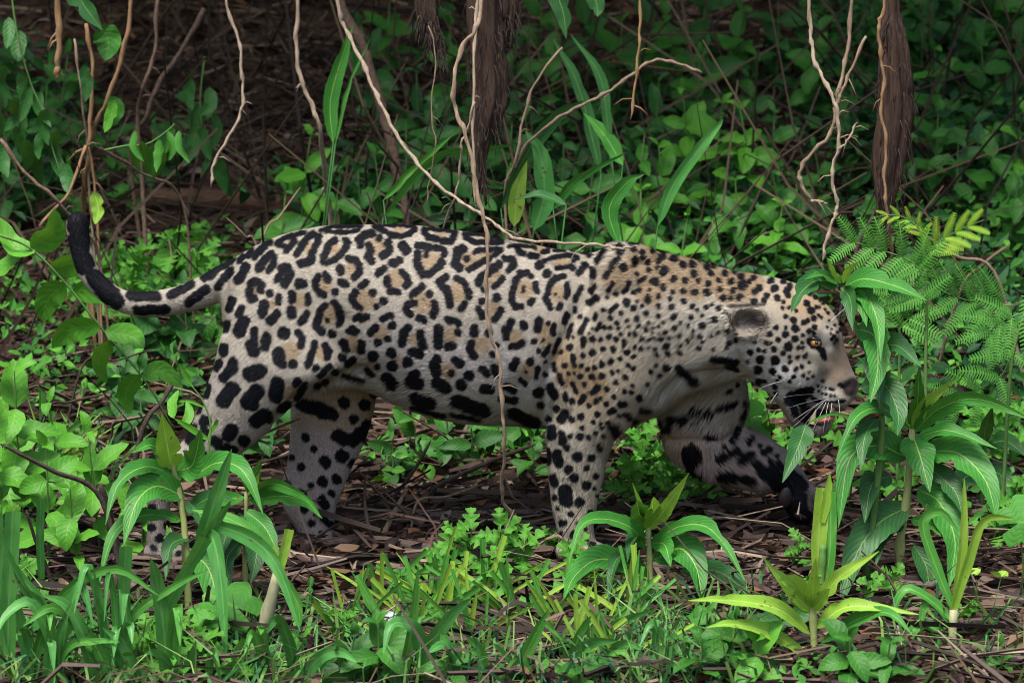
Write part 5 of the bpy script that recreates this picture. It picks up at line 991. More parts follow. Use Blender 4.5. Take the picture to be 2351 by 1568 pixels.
FG = [([(15, 1640), (22, 1360), (30, 1175)], 34, 20, 'cut'), ([(0, 1640), (-5, 1350), (4, 1160)], 28, 30, 'grass'), ([(95, 1330), (92, 1230), (94, 1145)], 18, 20, 'cut'), ([(90, 1640), (55, 1470), (38, 1360)], 26, 10, 'grass'), ([(150, 1640), (118, 1470), (70, 1382), (15, 1410), (-10, 1460)], 28, 30, 'grass'), ([(225, 1640), (205, 1500), (160, 1395), (95, 1365)], 34, 30, 'grass'), ([(282, 1470), (284, 1360), (290, 1255)], 28, 15, 'cut'), ([(385, 1640), (380, 1480), (362, 1340), (345, 1280)], 36, 15, 'grass'),
      ([(310, 1530), (380, 1400), (440, 1290), (472, 1236)], 30, 40, 'cut'), ([(455, 1270), (490, 1160), (532, 1030)], 38, 15, 'grass'), ([(452, 1280), (482, 1230), (505, 1330), (520, 1520)], 40, 25, 'grass'), ([(450, 1290), (490, 1210), (530, 1150)], 26, 40, 'grass'), ([(480, 1200), (580, 1240), (640, 1310), (690, 1450)], 36, 30, 'grass'), ([(60, 1640), (110, 1560), (120, 1450)], 28, 20, 'grass'), ([(300, 1640), (310, 1560), (280, 1480), (235, 1440)], 30, 30, 'grass'), ([(440, 1640), (430, 1550), (450, 1470)], 30, 30, 'grass'),
      ([(905, 1640), (945, 1450), (960, 1300)], 24, 30, 'grass'), ([(960, 1640), (985, 1500), (1030, 1420), (1085, 1370)], 34, 20, 'grass'), ([(1000, 1640), (970, 1500), (950, 1440), (900, 1430), (880, 1500)], 36, 30, 'grass'), ([(1040, 1640), (1060, 1530), (1020, 1480), (980, 1500)], 34, 30, 'grass'), ([(1100, 1640), (1150, 1560), (1180, 1545)], 30, 40, 'grass'), ([(1170, 1640), (1200, 1520), (1262, 1395)], 36, 15, 'grass'), ([(1230, 1640), (1280, 1540), (1350, 1480), (1420, 1470)], 34, 35, 'grass'), ([(1300, 1600), (1330, 1500), (1420, 1430), (1500, 1400)], 26, 40, 'grass'), ([(690, 1640), (760, 1560), (850, 1530)], 26, 40, 'grass'), ([(830, 1640), (820, 1540), (780, 1480)], 28, 30, 'grass'), ([(1390, 1640), (1420, 1540), (1480, 1480)], 28, 20, 'grass')]
r_ = random.Random(5)
for k in range(46):
    u = r_.choice([r_.uniform(-20, 330), r_.uniform(330, 720), r_.uniform(720, 1700)]); L_ = r_.uniform(110, 260) if u > 330 else r_.uniform(170, 400); a = r_.uniform(-.7, .7)
    FG.append(([(u, 1640), (u + a * L_ * .35, 1640 - L_ * .65), (u + a * L_ * .9, 1640 - L_ * r_.uniform(.75, 1.1)), (u + a * L_ * 1.35, 1640 - L_ * r_.uniform(.5, 1.1))], r_.uniform(14, 34), r_.uniform(-45, 45), 'grass'))
WHERE = ['foreground grass left of the tan stalk', 'foreground grass under the hind paw', 'foreground grass under the belly']
for (u0_, u1_, u2_, lab) in ((-50, 180, 20, 'tuft of tall bluish blades in the near corner by the tail end'), (180, 300, 230, 'tuft of arching blades beside the leaning tan stalk'), (300, 700, 400, 'tuft of long bent blades crossing the near hind leg'), (690, 900, 780, 'thin low tuft of blades near the palmate leaves'), (900, 1100, 960, 'dense tuft of pale blades below the belly'), (1100, 1700, 1240, 'tuft of pointed blades below the near forepaw')):
    t = plant_root('grass_tuft', lab, 'grass', u2_, 1600, -.78, 'foreground grass tufts')
    for b_ in FG:
        if u0_ <= b_[0][0][0] < u1_:
            blade(t, [(p[0], p[1], -.03 * k) for k, p in enumerate(b_[0])], -.7 if b_[0][0][1] > 1600 else -.6, b_[1], M_GRASS_B if (int(b_[0][1][0]) % 3) else M_GRASS, b_[3], b_[2], .3, 'blade', .06, 14)
# cut stubble of grass
STB = [(960, 1440), (1010, 1430), (1060, 1420), (880, 1400), (1120, 1400), (1000, 1390), (1190, 1420), (1380, 1470), (1450, 1450), (1330, 1520), (1420, 1540), (900, 1500), (1090, 1480), (60, 1120), (30, 1090), (110, 1080), (1280, 1440), (780, 1470)]
_unused = [(840, 1450), (930, 1460), (1150, 1460), (1230, 1490), (1000, 1530), (1160, 1540), (1300, 1390), (1250, 1560), (1480, 1520), (740, 1540)]
STB.sort()
for i, (u, v) in enumerate(STB):
    r = random.Random(i); p = gh(u, v)
    t = T('grass_stubble', ordw(i) + ' clump of clipped yellow-green grass stubble counting along from the tail end', 'grass', p, 'clipped grass stubble')
    for k in range(9):
        a = r.uniform(-1.0, 1.0); L_ = r.uniform(.09, .21); q = np.array([math.sin(a) * L_, -r.uniform(-.02, .06), math.cos(a) * L_ * .9]); b0 = np.array([r.uniform(-.025, .025), r.uniform(-.02, .02), -.005])
        V, F, U_ = ribbon([b0, b0 + q * .5 + np.array([0, 0, .006]), b0 + q], r.uniform(.007, .015), 'cut' if k % 3 else 'grass', r.uniform(-40, 40), .3, 6, 0, k)
        O('blade', me_from('blade', V, F, M_GRASS_Y if r.random() < .45 else M_GRASS, U_), t)

# ------------------------------------------------------------------ leafy herbs
def herb_row(kind, spots, lab, name, group, Y=None):
    spots = sorted(spots, key=lambda s: s[0])
    for i, s in enumerate(spots):
        u, v, h, L_, n, key = s[:6]; r = random.Random(int(u * 13 + v))
        p = gh(u, v) if len(s) < 7 else None
        if p is None:
            q = at(u, v, s[6]); p = Vector((q.x, s[6], float(gz(q.x, s[6]))))
        t = T(name, lab % ordw(i), 'plant', p, group)
        ln_ = (r.uniform(-.12, .12) * h / 1000, r.uniform(-.2, .02) * h / 1000)
        if kind == 'ovate': ovate_herb(t, h / 1000, L_ / 1000, n, key, r, ln_)
        else: lobed_herb(t, h / 1000, L_ / 1000, n, r, ln_)
# behind the back, hips to shoulders   (u, v of foot on the ground, height, leaf length, nodes, leaf kind)
herb_row('ovate', [(695, 640, 380, 95, 5, 'ovl'), (770, 640, 290, 85, 4, 'ov'), (655, 700, 300, 80, 4, 'ov')], '%s bright paired-leaf herb behind the hips counting toward the head', 'paired_leaf_herb', 'herbs behind the hips')
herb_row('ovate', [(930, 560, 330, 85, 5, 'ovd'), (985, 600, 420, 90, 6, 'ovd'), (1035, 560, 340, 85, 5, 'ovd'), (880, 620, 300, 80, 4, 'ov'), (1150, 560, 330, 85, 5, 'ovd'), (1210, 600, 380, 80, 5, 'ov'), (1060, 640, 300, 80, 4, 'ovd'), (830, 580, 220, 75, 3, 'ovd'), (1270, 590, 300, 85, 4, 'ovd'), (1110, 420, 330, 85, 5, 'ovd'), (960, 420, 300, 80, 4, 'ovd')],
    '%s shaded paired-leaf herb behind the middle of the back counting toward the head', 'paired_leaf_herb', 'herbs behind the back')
herb_row('ovate', [(1340, 640, 330, 85, 4, 'ov'), (1400, 600, 300, 85, 4, 'ov'), (1480, 640, 380, 80, 5, 'ov'), (1540, 620, 330, 75, 5, 'ovl'), (1600, 560, 420, 80, 6, 'ovl'), (1650, 600, 420, 85, 6, 'ovl'), (1720, 620, 420, 80, 6, 'ovl'), (1760, 560, 350, 75, 5, 'ov'), (1690, 700, 330, 75, 5, 'ov'), (1800, 680, 330, 75, 5, 'ov'), (1580, 420, 350, 80, 5, 'ov'), (1640, 380, 330, 85, 5, 'ovd'), (1840, 640, 260, 75, 4, 'ov'), (1500, 420, 280, 80, 4, 'ovd'), (1890, 560, 260, 70, 4, 'ov'), (1440, 700, 300, 75, 4, 'ovl'), (1740, 400, 260, 75, 4, 'ovd'), (1770, 740, 300, 70, 5, 'ovl'), (1560, 740, 280, 70, 4, 'ovl'), (1640, 760, 280, 70, 4, 'ov')],
    '%s paired-leaf herb behind the shoulders and neck counting toward the head', 'paired_leaf_herb', 'herbs behind the shoulders')
# thicket at the head end
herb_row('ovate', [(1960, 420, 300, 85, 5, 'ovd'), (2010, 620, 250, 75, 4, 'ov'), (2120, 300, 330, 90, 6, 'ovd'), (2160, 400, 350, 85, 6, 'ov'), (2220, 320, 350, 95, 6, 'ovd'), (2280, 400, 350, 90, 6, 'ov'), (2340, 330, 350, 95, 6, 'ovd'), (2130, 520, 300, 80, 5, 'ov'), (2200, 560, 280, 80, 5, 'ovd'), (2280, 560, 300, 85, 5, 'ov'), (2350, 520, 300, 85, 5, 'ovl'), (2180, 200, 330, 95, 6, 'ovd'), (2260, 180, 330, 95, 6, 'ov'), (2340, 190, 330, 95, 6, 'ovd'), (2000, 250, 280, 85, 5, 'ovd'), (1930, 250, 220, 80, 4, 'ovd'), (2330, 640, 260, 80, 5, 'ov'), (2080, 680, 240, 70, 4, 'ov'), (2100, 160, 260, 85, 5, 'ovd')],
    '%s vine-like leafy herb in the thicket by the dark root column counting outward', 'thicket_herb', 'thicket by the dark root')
herb_row('ovate', [(860, 330, 320, 90, 5, 'ovd'), (900, 240, 300, 90, 5, 'ov'), (1030, 330, 330, 90, 5, 'ov'), (1180, 320, 330, 90, 5, 'ovd'), (1230, 220, 300, 90, 5, 'ov'), (1290, 340, 330, 90, 5, 'ov'), (1350, 240, 300, 90, 5, 'ovd'), (1420, 320, 330, 90, 5, 'ov'), (1480, 220, 280, 90, 5, 'ovd'), (1550, 300, 330, 90, 6, 'ov'), (1610, 220, 330, 90, 6, 'ovd'), (1690, 290, 330, 90, 6, 'ov'), (1780, 240, 300, 90, 5, 'ovd'), (1850, 330, 300, 90, 5, 'ov'), (1000, 180, 260, 90, 5, 'ovd')],
    '%s tall leafy shrub in the dim upper bank counting from the tail side', 'bank_shrub', 'shrubs on the upper bank')
# beyond the tail: drooping shrub leaves
herb_row('ovate', [(30, 470, 400, 85, 6, 'ovd'), (80, 520, 380, 85, 6, 'ovd'), (130, 480, 420, 80, 6, 'ov'), (20, 560, 260, 90, 5, 'ovd'), (360, 470, 210, 80, 4, 'ovd'), (400, 430, 170, 75, 4, 'ovd'), (290, 520, 170, 65, 3, 'ov'), (250, 470, 240, 70, 4, 'ov'), (440, 380, 240, 70, 4, 'ovd'), (175, 560, 200, 65, 3, 'ov'), (0, 320, 300, 90, 5, 'ovd')],
    '%s drooping leafy shoot beyond the tail tip counting toward the hips', 'drooping_shoot', 'drooping shoots beyond the tail')
# below the tail
herb_row('ovate', [(150, 960, 330, 100, 5, 'ovl', .05), (60, 900, 420, 110, 6, 'ovl', .0), (20, 1000, 380, 100, 5, 'ovl', -.1), (230, 1000, 300, 95, 5, 'ovl', -.05), (110, 1080, 300, 95, 4, 'ovl', -.15), (30, 760, 250, 110, 4, 'ovl', .2), (320, 1040, 210, 85, 4, 'ovl', -.08), (190, 1120, 220, 85, 4, 'ovl', -.2)],
    '%s bright broad-leaved vine shoot below the tail counting toward the hind leg', 'broad_leaf_shoot', 'bright vine shoots below the tail')
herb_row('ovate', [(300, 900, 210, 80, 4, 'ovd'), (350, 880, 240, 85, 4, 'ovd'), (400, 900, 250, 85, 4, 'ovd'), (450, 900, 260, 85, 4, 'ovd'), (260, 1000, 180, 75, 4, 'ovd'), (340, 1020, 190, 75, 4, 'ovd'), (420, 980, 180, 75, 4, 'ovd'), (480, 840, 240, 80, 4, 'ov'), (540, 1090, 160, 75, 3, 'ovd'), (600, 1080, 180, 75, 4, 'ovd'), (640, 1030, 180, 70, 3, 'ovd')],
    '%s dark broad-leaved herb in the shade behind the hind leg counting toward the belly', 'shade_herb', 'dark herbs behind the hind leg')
herb_row('ovate', [(900, 1110, 120, 70, 3, 'ovd'), (960, 1080, 130, 80, 3, 'ov'), (1020, 1080, 140, 80, 3, 'ov'), (1080, 1090, 130, 75, 3, 'ovd'), (1130, 1070, 140, 75, 3, 'ov'), (1190, 1080, 150, 75, 3, 'ov'), (1230, 1120, 110, 65, 3, 'ov'), (1040, 1010, 100, 70, 3, 'ovl'), (1170, 1000, 90, 65, 3, 'ovd')],
    '%s low leafy herb under the belly counting toward the forelegs', 'low_herb', 'herbs under the belly')
# lobed herbs
herb_row('lobed', [(390, 760, 260, 105, 11, ''), (440, 780, 250, 100, 10, ''), (330, 780, 220, 100, 10, ''), (270, 780, 220, 95, 9, ''), (480, 740, 180, 90, 8, ''), (210, 760, 190, 90, 8, ''), (310, 690, 150, 80, 8, ''), (500, 800, 140, 80, 7, ''), (410, 690, 150, 85, 8, '')], '%s ragged-leaved herb behind the tail counting toward the hips', 'ragged_leaf_herb', 'ragged-leaved herbs behind the tail')
herb_row('lobed', [(1440, 1180, 110, 80, 8, ''), (1490, 1150, 130, 85, 9, ''), (1540, 1170, 120, 85, 9, ''), (1600, 1180, 110, 80, 8, ''), (1640, 1150, 100, 75, 7, ''), (1470, 1080, 100, 75, 7, ''), (1560, 1110, 110, 75, 8, ''), (1745, 1080, 190, 90, 7, ''), (1790, 1110, 120, 80, 6, ''), (1720, 1010, 120, 90, 6, '')], '%s ragged-leaved herb behind the forelegs counting toward the chin', 'ragged_leaf_herb', 'ragged-leaved herbs behind the forelegs')
herb_row('lobed', [(1030, 1330, 110, 80, 8, ''), (1090, 1345, 130, 85, 9, ''), (1150, 1340, 130, 85, 9, ''), (1200, 1350, 110, 80, 8, ''), (990, 1370, 90, 70, 7, ''), (1320, 1300, 110, 75, 7, '', -.24), (1350, 1310, 100, 70, 6, '', -.27), (1170, 1280, 80, 65, 6, ''), (1110, 1400, 90, 75, 7, ''), (1260, 1290, 60, 55, 5, '')], '%s ragged-leaved herb at the near forepaw counting toward the head', 'ragged_leaf_herb', 'ragged-leaved herbs by the near forepaw')
herb_row('lobed', [(430, 1560, 110, 75, 9, '', -.62), (480, 1580, 100, 75, 8, '', -.66), (350, 1580, 110, 75, 8, '', -.66), (20, 1130, 120, 80, 7, '', -.25), (70, 1180, 80, 70, 6, '', -.3), (800, 1430, 70, 60, 6, '', -.45), (550, 1600, 80, 65, 7, '', -.7), (840, 1560, 60, 55, 6, '', -.66)], '%s ragged-leaved herb in the near grass counting from the tail end', 'ragged_leaf_herb', 'ragged-leaved herbs in the near grass')
herb_row('lobed', [(2020, 960, 180, 85, 8, '', .25), (2060, 900, 160, 85, 8, '', .35), (2320, 1120, 150, 75, 9, '', .1), (2280, 1180, 110, 70, 7, '', .05), (2350, 1180, 150, 75, 9, '', .05), (2040, 1350, 70, 60, 6, '', -.3), (2000, 1400, 60, 55, 5, '', -.36), (1950, 900, 200, 85, 8, '', .3), (2240, 900, 200, 85, 8, '', .5), (2330, 900, 200, 85, 8, '', .5), (1830, 1260, 70, 55, 6, '', -.1), (1720, 780, 180, 85, 8, '', .6), (1640, 800, 180, 85, 8, '', .6), (1900, 700, 180, 80, 8, '', .6)], '%s ragged-leaved herb around the head and tall weeds counting outward', 'ragged_leaf_herb', 'ragged-leaved herbs around the head')
# low herbs at the bottom edge on the head side
herb_row('ovate', [(1620, 1520, 100, 70, 4, 'ov'), (1680, 1560, 110, 75, 4, 'ov'), (1740, 1580, 100, 75, 3, 'ovl'), (1600, 1590, 90, 70, 3, 'ov'), (1960, 1590, 110, 75, 4, 'ov'), (2030, 1590, 100, 70, 3, 'ov'), (1790, 1500, 100, 60, 3, 'ovd'), (870, 1590, 150, 85, 4, 'ov'), (800, 1590, 120, 80, 3, 'ovd'), (690, 1560, 90, 65, 3, 'ovl'), (1040, 1590, 90, 65, 3, 'ov'), (1330, 1600, 90, 65, 3, 'ov'), (920, 1400, 80, 55, 2, 'ov'), (720, 1420, 70, 55, 2, 'ov'), (2300, 1560, 70, 50, 3, 'ov'), (1530, 1560, 90, 60, 3, 'ovd')],
    '%s low leafy herb along the near edge counting from the tail end', 'low_herb', 'low herbs along the near edge')
# broad strap blades behind the back
STRAP = [('wide pale strap leaf bending over behind the back', [(1225, 530), (1250, 450), (1240, 350), (1205, 300)], .7, 58, 10, M_GRASS_B), ('long strap leaf arching from the hairy root toward the herbs', [(1150, 480), (1220, 340), (1290, 260), (1340, 232)], .75, 46, 40, M_LANCE_DK), ('slender strap leaf slanting up behind the sagging liana', [(880, 460), (960, 380), (1060, 290)], .7, 22, 30, M_GRASS), ('strap leaf with long stalk crossing below the hairy root', [(880, 500), (990, 370), (1110, 345), (1190, 330)], .6, 30, 50, M_LANCE),
    ('broad blade rising beside the brown sheath stem', [(765, 330), (760, 230), (790, 120), (810, 60)], .9, 44, 20, M_LANCE), ('narrow green blade beside the brown sheath stem', [(770, 330), (800, 200), (850, 90)], .85, 14, 30, M_GRASS), ('clipped yellow-green blade stub behind the back', [(1180, 520), (1190, 440), (1210, 370)], .6, 44, 10, M_GRASS_Y), ('dark strap leaf bending behind the jointed liana', [(1380, 400), (1330, 200), (1270, 90)], 1.1, 40, 20, M_LANCE_DK), ('pair-mate strap leaf falling behind the jointed liana', [(1400, 330), (1380, 180), (1310, 80)], 1.15, 34, 20, M_LANCE_DK),
    ('thick strap leaf lying toward the herbs', [(1430, 380), (1390, 310), (1340, 260)], .9, 46, 20, M_GRASS), ('blue-green strap leaf slicing through the herbs', [(1510, 520), (1550, 420), (1640, 300), (1660, 275)], .55, 34, 20, M_GRASS_B), ('long strap leaf falling over behind the shoulders', [(1420, 560), (1400, 480), (1440, 420), (1480, 400)], .5, 46, 20, M_LANCE), ('strap leaf pointing along the spine toward the herbs', [(1270, 480), (1330, 410), (1440, 350)], .55, 30, 40, M_LANCE), ('bent strap leaf with a withered brown tip', [(1300, 470), (1240, 445), (1180, 460)], .5, 30, 40, M_LANCE_DK),
    ('hanging dark strap leaf at the top beside the short stubby root', [(1255, -60), (1290, 20), (1300, 90)], .7, 56, 10, M_LANCE_DK), ('hanging dark leaf at the top above the strap leaves', [(1350, -60), (1370, 10), (1372, 40)], .7, 50, 0, M_LANCE_DK), ('heart-shaped leaf hanging beside the tan stems', [(232, 60), (248, 95), (242, 140)], .85, 74, 0, M_OVATE), ('large dark leaf hanging from the top beside the tan stems', [(150, -60), (190, 10), (235, 70)], .8, 64, 10, M_LANCE_DK), ('sunlit yellow-green leaf hanging beside the tail tip', [(215, 440), (225, 480), (218, 515)], .75, 36, 10, M_LIME), ('limp leaf drooping beside the tan stems', [(250, 225), (270, 250), (262, 290)], .9, 38, 0, M_OVATE), ('half-eaten pale leaf drooping beside the tan stems', [(262, 230), (252, 270), (240, 305)], .88, 34, 20, M_OVATE_LT), ('narrow dark leaf between the two tan stems', [(190, 150), (200, 190), (196, 235)], .9, 34, 0, M_OVATE_DK)]  # sun through the tail-tip leaf is put into its lime colour
for lab, path, Y, w_, roll, m in STRAP:
    p = at(path[0][0], path[0][1], Y)
    t = T('strap_leaf', lab, 'leaf', p, 'single large leaves')
    if path[0][1] > 250 and m not in (M_DRYLEAF, M_LIME):
        g_ = float(gz(p.x, Y)); 
        if p.z > g_:
            kx = .12 * (p.z - g_) * (1 if int(p.x * 1000) % 2 else -1); V, F = tube_path([(kx, .02, g_ - p.z), (kx * .7, .01, (g_ - p.z) * .6), (kx * .25, 0, (g_ - p.z) * .25), (0, 0, 0)], [.003, .003, .0025, .002], 6); O('stalk', me_from('stalk', V, F, M_OVATE_DK), t)
    blade(t, path, Y, w_, m, 'ovate' if m in (M_OVATE, M_OVATE_LT, M_LIME, M_DRYLEAF, M_OVATE_DK) else 'lance', roll, .3, 'leaf_blade', .12, 13)
# palmate vine by the broken cane
t = plant_root('palmate_vine', 'vine with broad five-lobed leaves lying beside the broken cane', 'plant', 560, 1440, -.5)
o0 = np.array(t.location); PAL = [palmate_leaf(.078, 5, M_PALM, 1), palmate_leaf(.064, 5, M_PALM, 2, .5)]
for k, (u, v, sc, rz, rx) in enumerate([(545, 1395, 1.0, 2.6, .95), (618, 1515, .95, -1.2, 1.15), (690, 1560, .7, -.5, .9), (500, 1430, .6, 2.0, .8), (475, 1400, .5, 2.9, .6)]):
    q = at(u, v, -.56 - .02 * k) - Vector(o0); l = O('leaf', PAL[k % 2], t, q, None, sc); l.rotation_euler = Euler((rx, 0, 0)).to_matrix().to_4x4().to_euler(); l.rotation_euler = (Matrix.Rotation(rx, 4, 'X') @ Matrix.Rotation(rz, 4, 'Z')).to_euler()
    V, F = tube_path([(0, 0, 0), tuple(q * .5 + Vector((0, .01, -.01))), tuple(q)], .002, 5); O('stem', me_from('stem', V, F, M_STEM), t)
for k, (u, v, Y, sc, rz, lab) in enumerate([(2340, 1200, -.35, .95, .3, 'bright rounded vine leaf on a stalk beyond the pale cane'), (1700, 930, .25, .9, -1.2, 'broad lobed leaf behind the throat'), (1720, 985, .22, .7, -1.5, 'smaller lobed leaf behind the throat')]):
    t = plant_root('palmate_leaf_plant', lab, 'plant', u, v, Y); q = at(u, v, Y - .03) - t.location
    l = O('leaf', PAL[k % 2], t, q, None, sc); l.rotation_euler = (Matrix.Rotation(1.2, 4, 'X') @ Matrix.Rotation(rz, 4, 'Z')).to_euler()
    V, F = tube_path([(0, 0, 0), tuple(q * .5 + Vector((.01, 0, 0))), tuple(q)], .0022, 5); O('stem', me_from('stem', V, F, M_STEM), t)
# small clovers
def clover(label, u, v, Y, h, R, nl, mat, seed):
    t = plant_root('clover', label, 'plant', u, v, Y, 'small round-leaved clovers'); r = random.Random(seed)
    for k in range(nl):
        a = r.uniform(0, 6.28); top = Vector((math.cos(a) * h * .35, math.sin(a) * h * .2 - .01, h * r.uniform(.7, 1.1)))
        V, F = tube_path([(0, 0, 0), tuple(top * .55 + Vector((0, 0, .004))), tuple(top)], .0011, 4); O('stem', me_from('stem', V, F, M_STEM), t)
        for j in range(3):
            b_ = 2 * math.pi * j / 3 + a; l = O('leaflet', CLV[mat][j % 2], t, top, (r.uniform(.3, .7), -.2, b_), R)
CLV = {m: [lib_leaf('ovate', 1, .95, 20, M_, s, .2, .05, 6) for s in (1, 2)] for m, M_ in (('y', M_LIME), ('g', M_OVATE_LT), ('d', M_OVATE))}
for k, (u, v, Y, h, R, nl, m, lab) in enumerate([(2268, 1400, -.5, .13, .026, 2, 'y', 'tiny yellow-green clover on a hair-thin stem'), (2215, 1440, -.52, .07, .022, 4, 'g', 'low green clover patch beneath the yellow one'), (1845, 1310, -.35, .06, .022, 4, 'g', 'clover by the cane shoot under the chin'), (1760, 520, .9, .16, .05, 4, 'd', 'clover with round leaves above the neck'), (1700, 500, 1.0, .15, .05, 4, 'd', 'second round-leaved clover above the neck, nearer the shoulders'), (890, 985, .35, .05, .026, 1, 'g', 'single small clover by the soil under the belly'), (1660, 560, .8, .14, .05, 3, 'd', 'shaded clover above the shoulders')]):
    clover(lab, u, v, Y, h, R, nl, m, k)
# feathery fronds
PIN = [pinna_mesh(.15, 15, .026, M_MIMO, 1), pinna_mesh(.11, 12, .022, M_MIMO, 2), pinna_mesh(.13, 13, .02, M_MIMO_LT, 3)]
def frond(root, path, Y, n, pin, sz, spread=1.0, drop=.35):
    o = np.array(root.location); P = catmull([p - o for p in px_pts(path, Y)], 20)
    V, F = tube_path(P, np.linspace(.0022, .0012, 20), 5); O('stem', me_from('stem', V, F, M_STEM), root)
    for k in range(n):
        i = int(3 + 16 * k / n); d = P[min(i + 1, 19)] - P[i - 1]; ang = math.atan2(d[2], d[0]); f = k / n
        for sg in (-1, 1):
            a = ang + sg * (1.25 - .55 * f) * spread
            l = O('pinna', PIN[pin], root, P[i]); ca, sa = math.cos(a), math.sin(a)
            X = Vector((ca, -.25, sa - drop * .3)).normalized(); Z = (Vector((0, -1, .35)) - X * Vector((0, -1, .35)).dot(X)).normalized(); Yv = Z.cross(X)
            l.rotation_euler = Matrix((X, Yv, Z)).transposed().to_euler(); l.scale = (sz * (1 - .3 * f * f),) * 3
fr = plant_root('feathery_plant', 'feathery-leaved plant with bright fronds arching above the jaguar\'s muzzle', 'plant', 2130, 900, -.02, 'feathery-leaved plants')
stem_to_ground(fr, [(2125, 860), (2128, 700), (2120, 560)], -.02, 5, 3, M_STEM)
frond(fr, [(2126, 640), (2090, 600), (2010, 570), (1920, 545)], -.06, 6, 1, .82)
frond(fr, [(2122, 600), (2150, 560), (2200, 530), (2260, 505)], -.02, 5, 2, .5, .7)
frond(fr, [(2120, 560), (2105, 520), (2060, 495), (2000, 500)], -.02, 5, 2, .28, .7)
frond(fr, [(2126, 700), (2100, 660), (2060, 650)], -.05, 3, 1, .75)
fr2 = plant_root('feathery_plant', 'feathery-leaved plant spreading dark drooping fronds over the tallest weed', 'plant', 2300, 930, .12, 'feathery-leaved plants')
stem_to_ground(fr2, [(2320, 860), (2351, 720)], .12, 5, 3, M_STEM)
frond(fr2, [(2330, 700), (2270, 700), (2190, 680), (2110, 640)], .05, 5, 0, .72, .9); frond(fr2, [(2340, 720), (2290, 745), (2250, 790)], .0, 3, 0, .66, .8)
frond(fr2, [(2340, 760), (2300, 860), (2230, 900), (2150, 930)], .2, 4, 0, .66); frond(fr2, [(2345, 680), (2380, 690), (2420, 700)], .06, 3, 0, .9)
fr3 = plant_root('feathery_plant', 'small shaded feathery plant beside the nose weed', 'plant', 2060, 860, .25, 'feathery-leaved plants')
stem_to_ground(fr3, [(2065, 800), (2062, 700)], .25, 4, 3, M_STEM)
frond(fr3, [(2062, 700), (2050, 680), (2030, 690)], .22, 3, 1, .8); frond(fr3, [(2062, 760), (2090, 730), (2110, 740)], .22, 3, 1, .8)
# thin tendril crossing the near thigh
def tend(label, path, Y, r0, leaves, mat=None):
    p0 = at(*path[0], Y); t = T('tendril', label, 'vine', p0); stem_obj(t, path, Y, r0, r0 * .6, M_STEM, n=24, sides=5)
    for (pth, w_) in leaves: blade(t, [(q[0], q[1], -.03 * k * math.sin(pth[0][0])) for k, q in enumerate(pth)], Y + .04 * math.sin(pth[0][0] * 1.7 + pth[0][1]), w_, mat or M_OVATE_LT, 'ovate', 55 * math.sin(pth[0][0] * .37 + pth[0][1] * .21), .3)
tend('thin pale green tendril climbing in front of the near thigh', [(470, 1075), (480, 1030), (483, 970), (465, 920), (440, 885)], -.26, 3, [([(440, 885), (425, 860), (412, 835)], 14), ([(470, 935), (430, 920), (395, 925)], 8), ([(478, 1000), (495, 975), (498, 960)], 12), ([(480, 1010), (440, 985), (400, 960)], 16), ([(400, 960), (395, 925), (410, 895)], 30), ([(420, 980), (435, 950), (428, 920)], 24)])
tend('jointed green vine stem running diagonally below the tail', [(0, 540), (70, 570), (150, 650), (230, 750), (330, 870), (400, 985)], .1, 3.5, [([(70, 570), (120, 540), (125, 480)], 70), ([(80, 580), (30, 560), (0, 500)], 60), ([(110, 620), (180, 610), (230, 640)], 64), ([(150, 650), (110, 690), (100, 740)], 66), ([(165, 670), (230, 670), (262, 690)], 62), ([(230, 750), (160, 760), (120, 800)], 60), ([(240, 760), (300, 770), (330, 800)], 56), ([(250, 780), (230, 830), (245, 880)], 50), ([(330, 870), (370, 850), (420, 890)], 50), ([(320, 860), (290, 900), (300, 950)], 50), ([(60, 560), (10, 610), (-20, 640)], 60)])

def hang(pts, L0, w0, seed):
    r = random.Random(seed); return [([(u, v), (u + r.uniform(-14, 14), v + L0 * .5), (u + r.uniform(-26, 26), v + L0 * r.uniform(.8, 1.15))], w0 * r.uniform(.8, 1.2)) for u, v in pts]
tend('trailing shoot of limp dark leaves hanging at the tail-side top corner', [(20, -60), (40, 80), (70, 190), (100, 260), (120, 340), (140, 400)], .9, 3, hang([(10, 150), (50, 160), (70, 200), (30, 230), (95, 210), (110, 250), (60, 260), (90, 300), (130, 300), (55, 320), (120, 345), (80, 350), (145, 375), (35, 290), (5, 260), (15, 330), (45, 70), (20, 40)], 75, 40, 1), M_OVATE_DK)
tend('trailing shoot with insect-eaten leaves hanging beside the tan stems', [(240, 345), (290, 335), (340, 330), (385, 300), (400, 285)], .85, 2.6, hang([(300, 335), (325, 325), (345, 335), (365, 320), (385, 300), (400, 290), (310, 300), (375, 345), (410, 300)], 72, 30, 2), M_OVATE)
tend('dim drooping spray of leaves in the shade beyond the tail', [(470, 130), (460, 220), (465, 300), (480, 360)], 1.5, 2.6, hang([(440, 180), (480, 200), (455, 240), (490, 260), (465, 290), (440, 300), (485, 320), (500, 360), (520, 380)], 80, 34, 3), M_OVATE_DK)

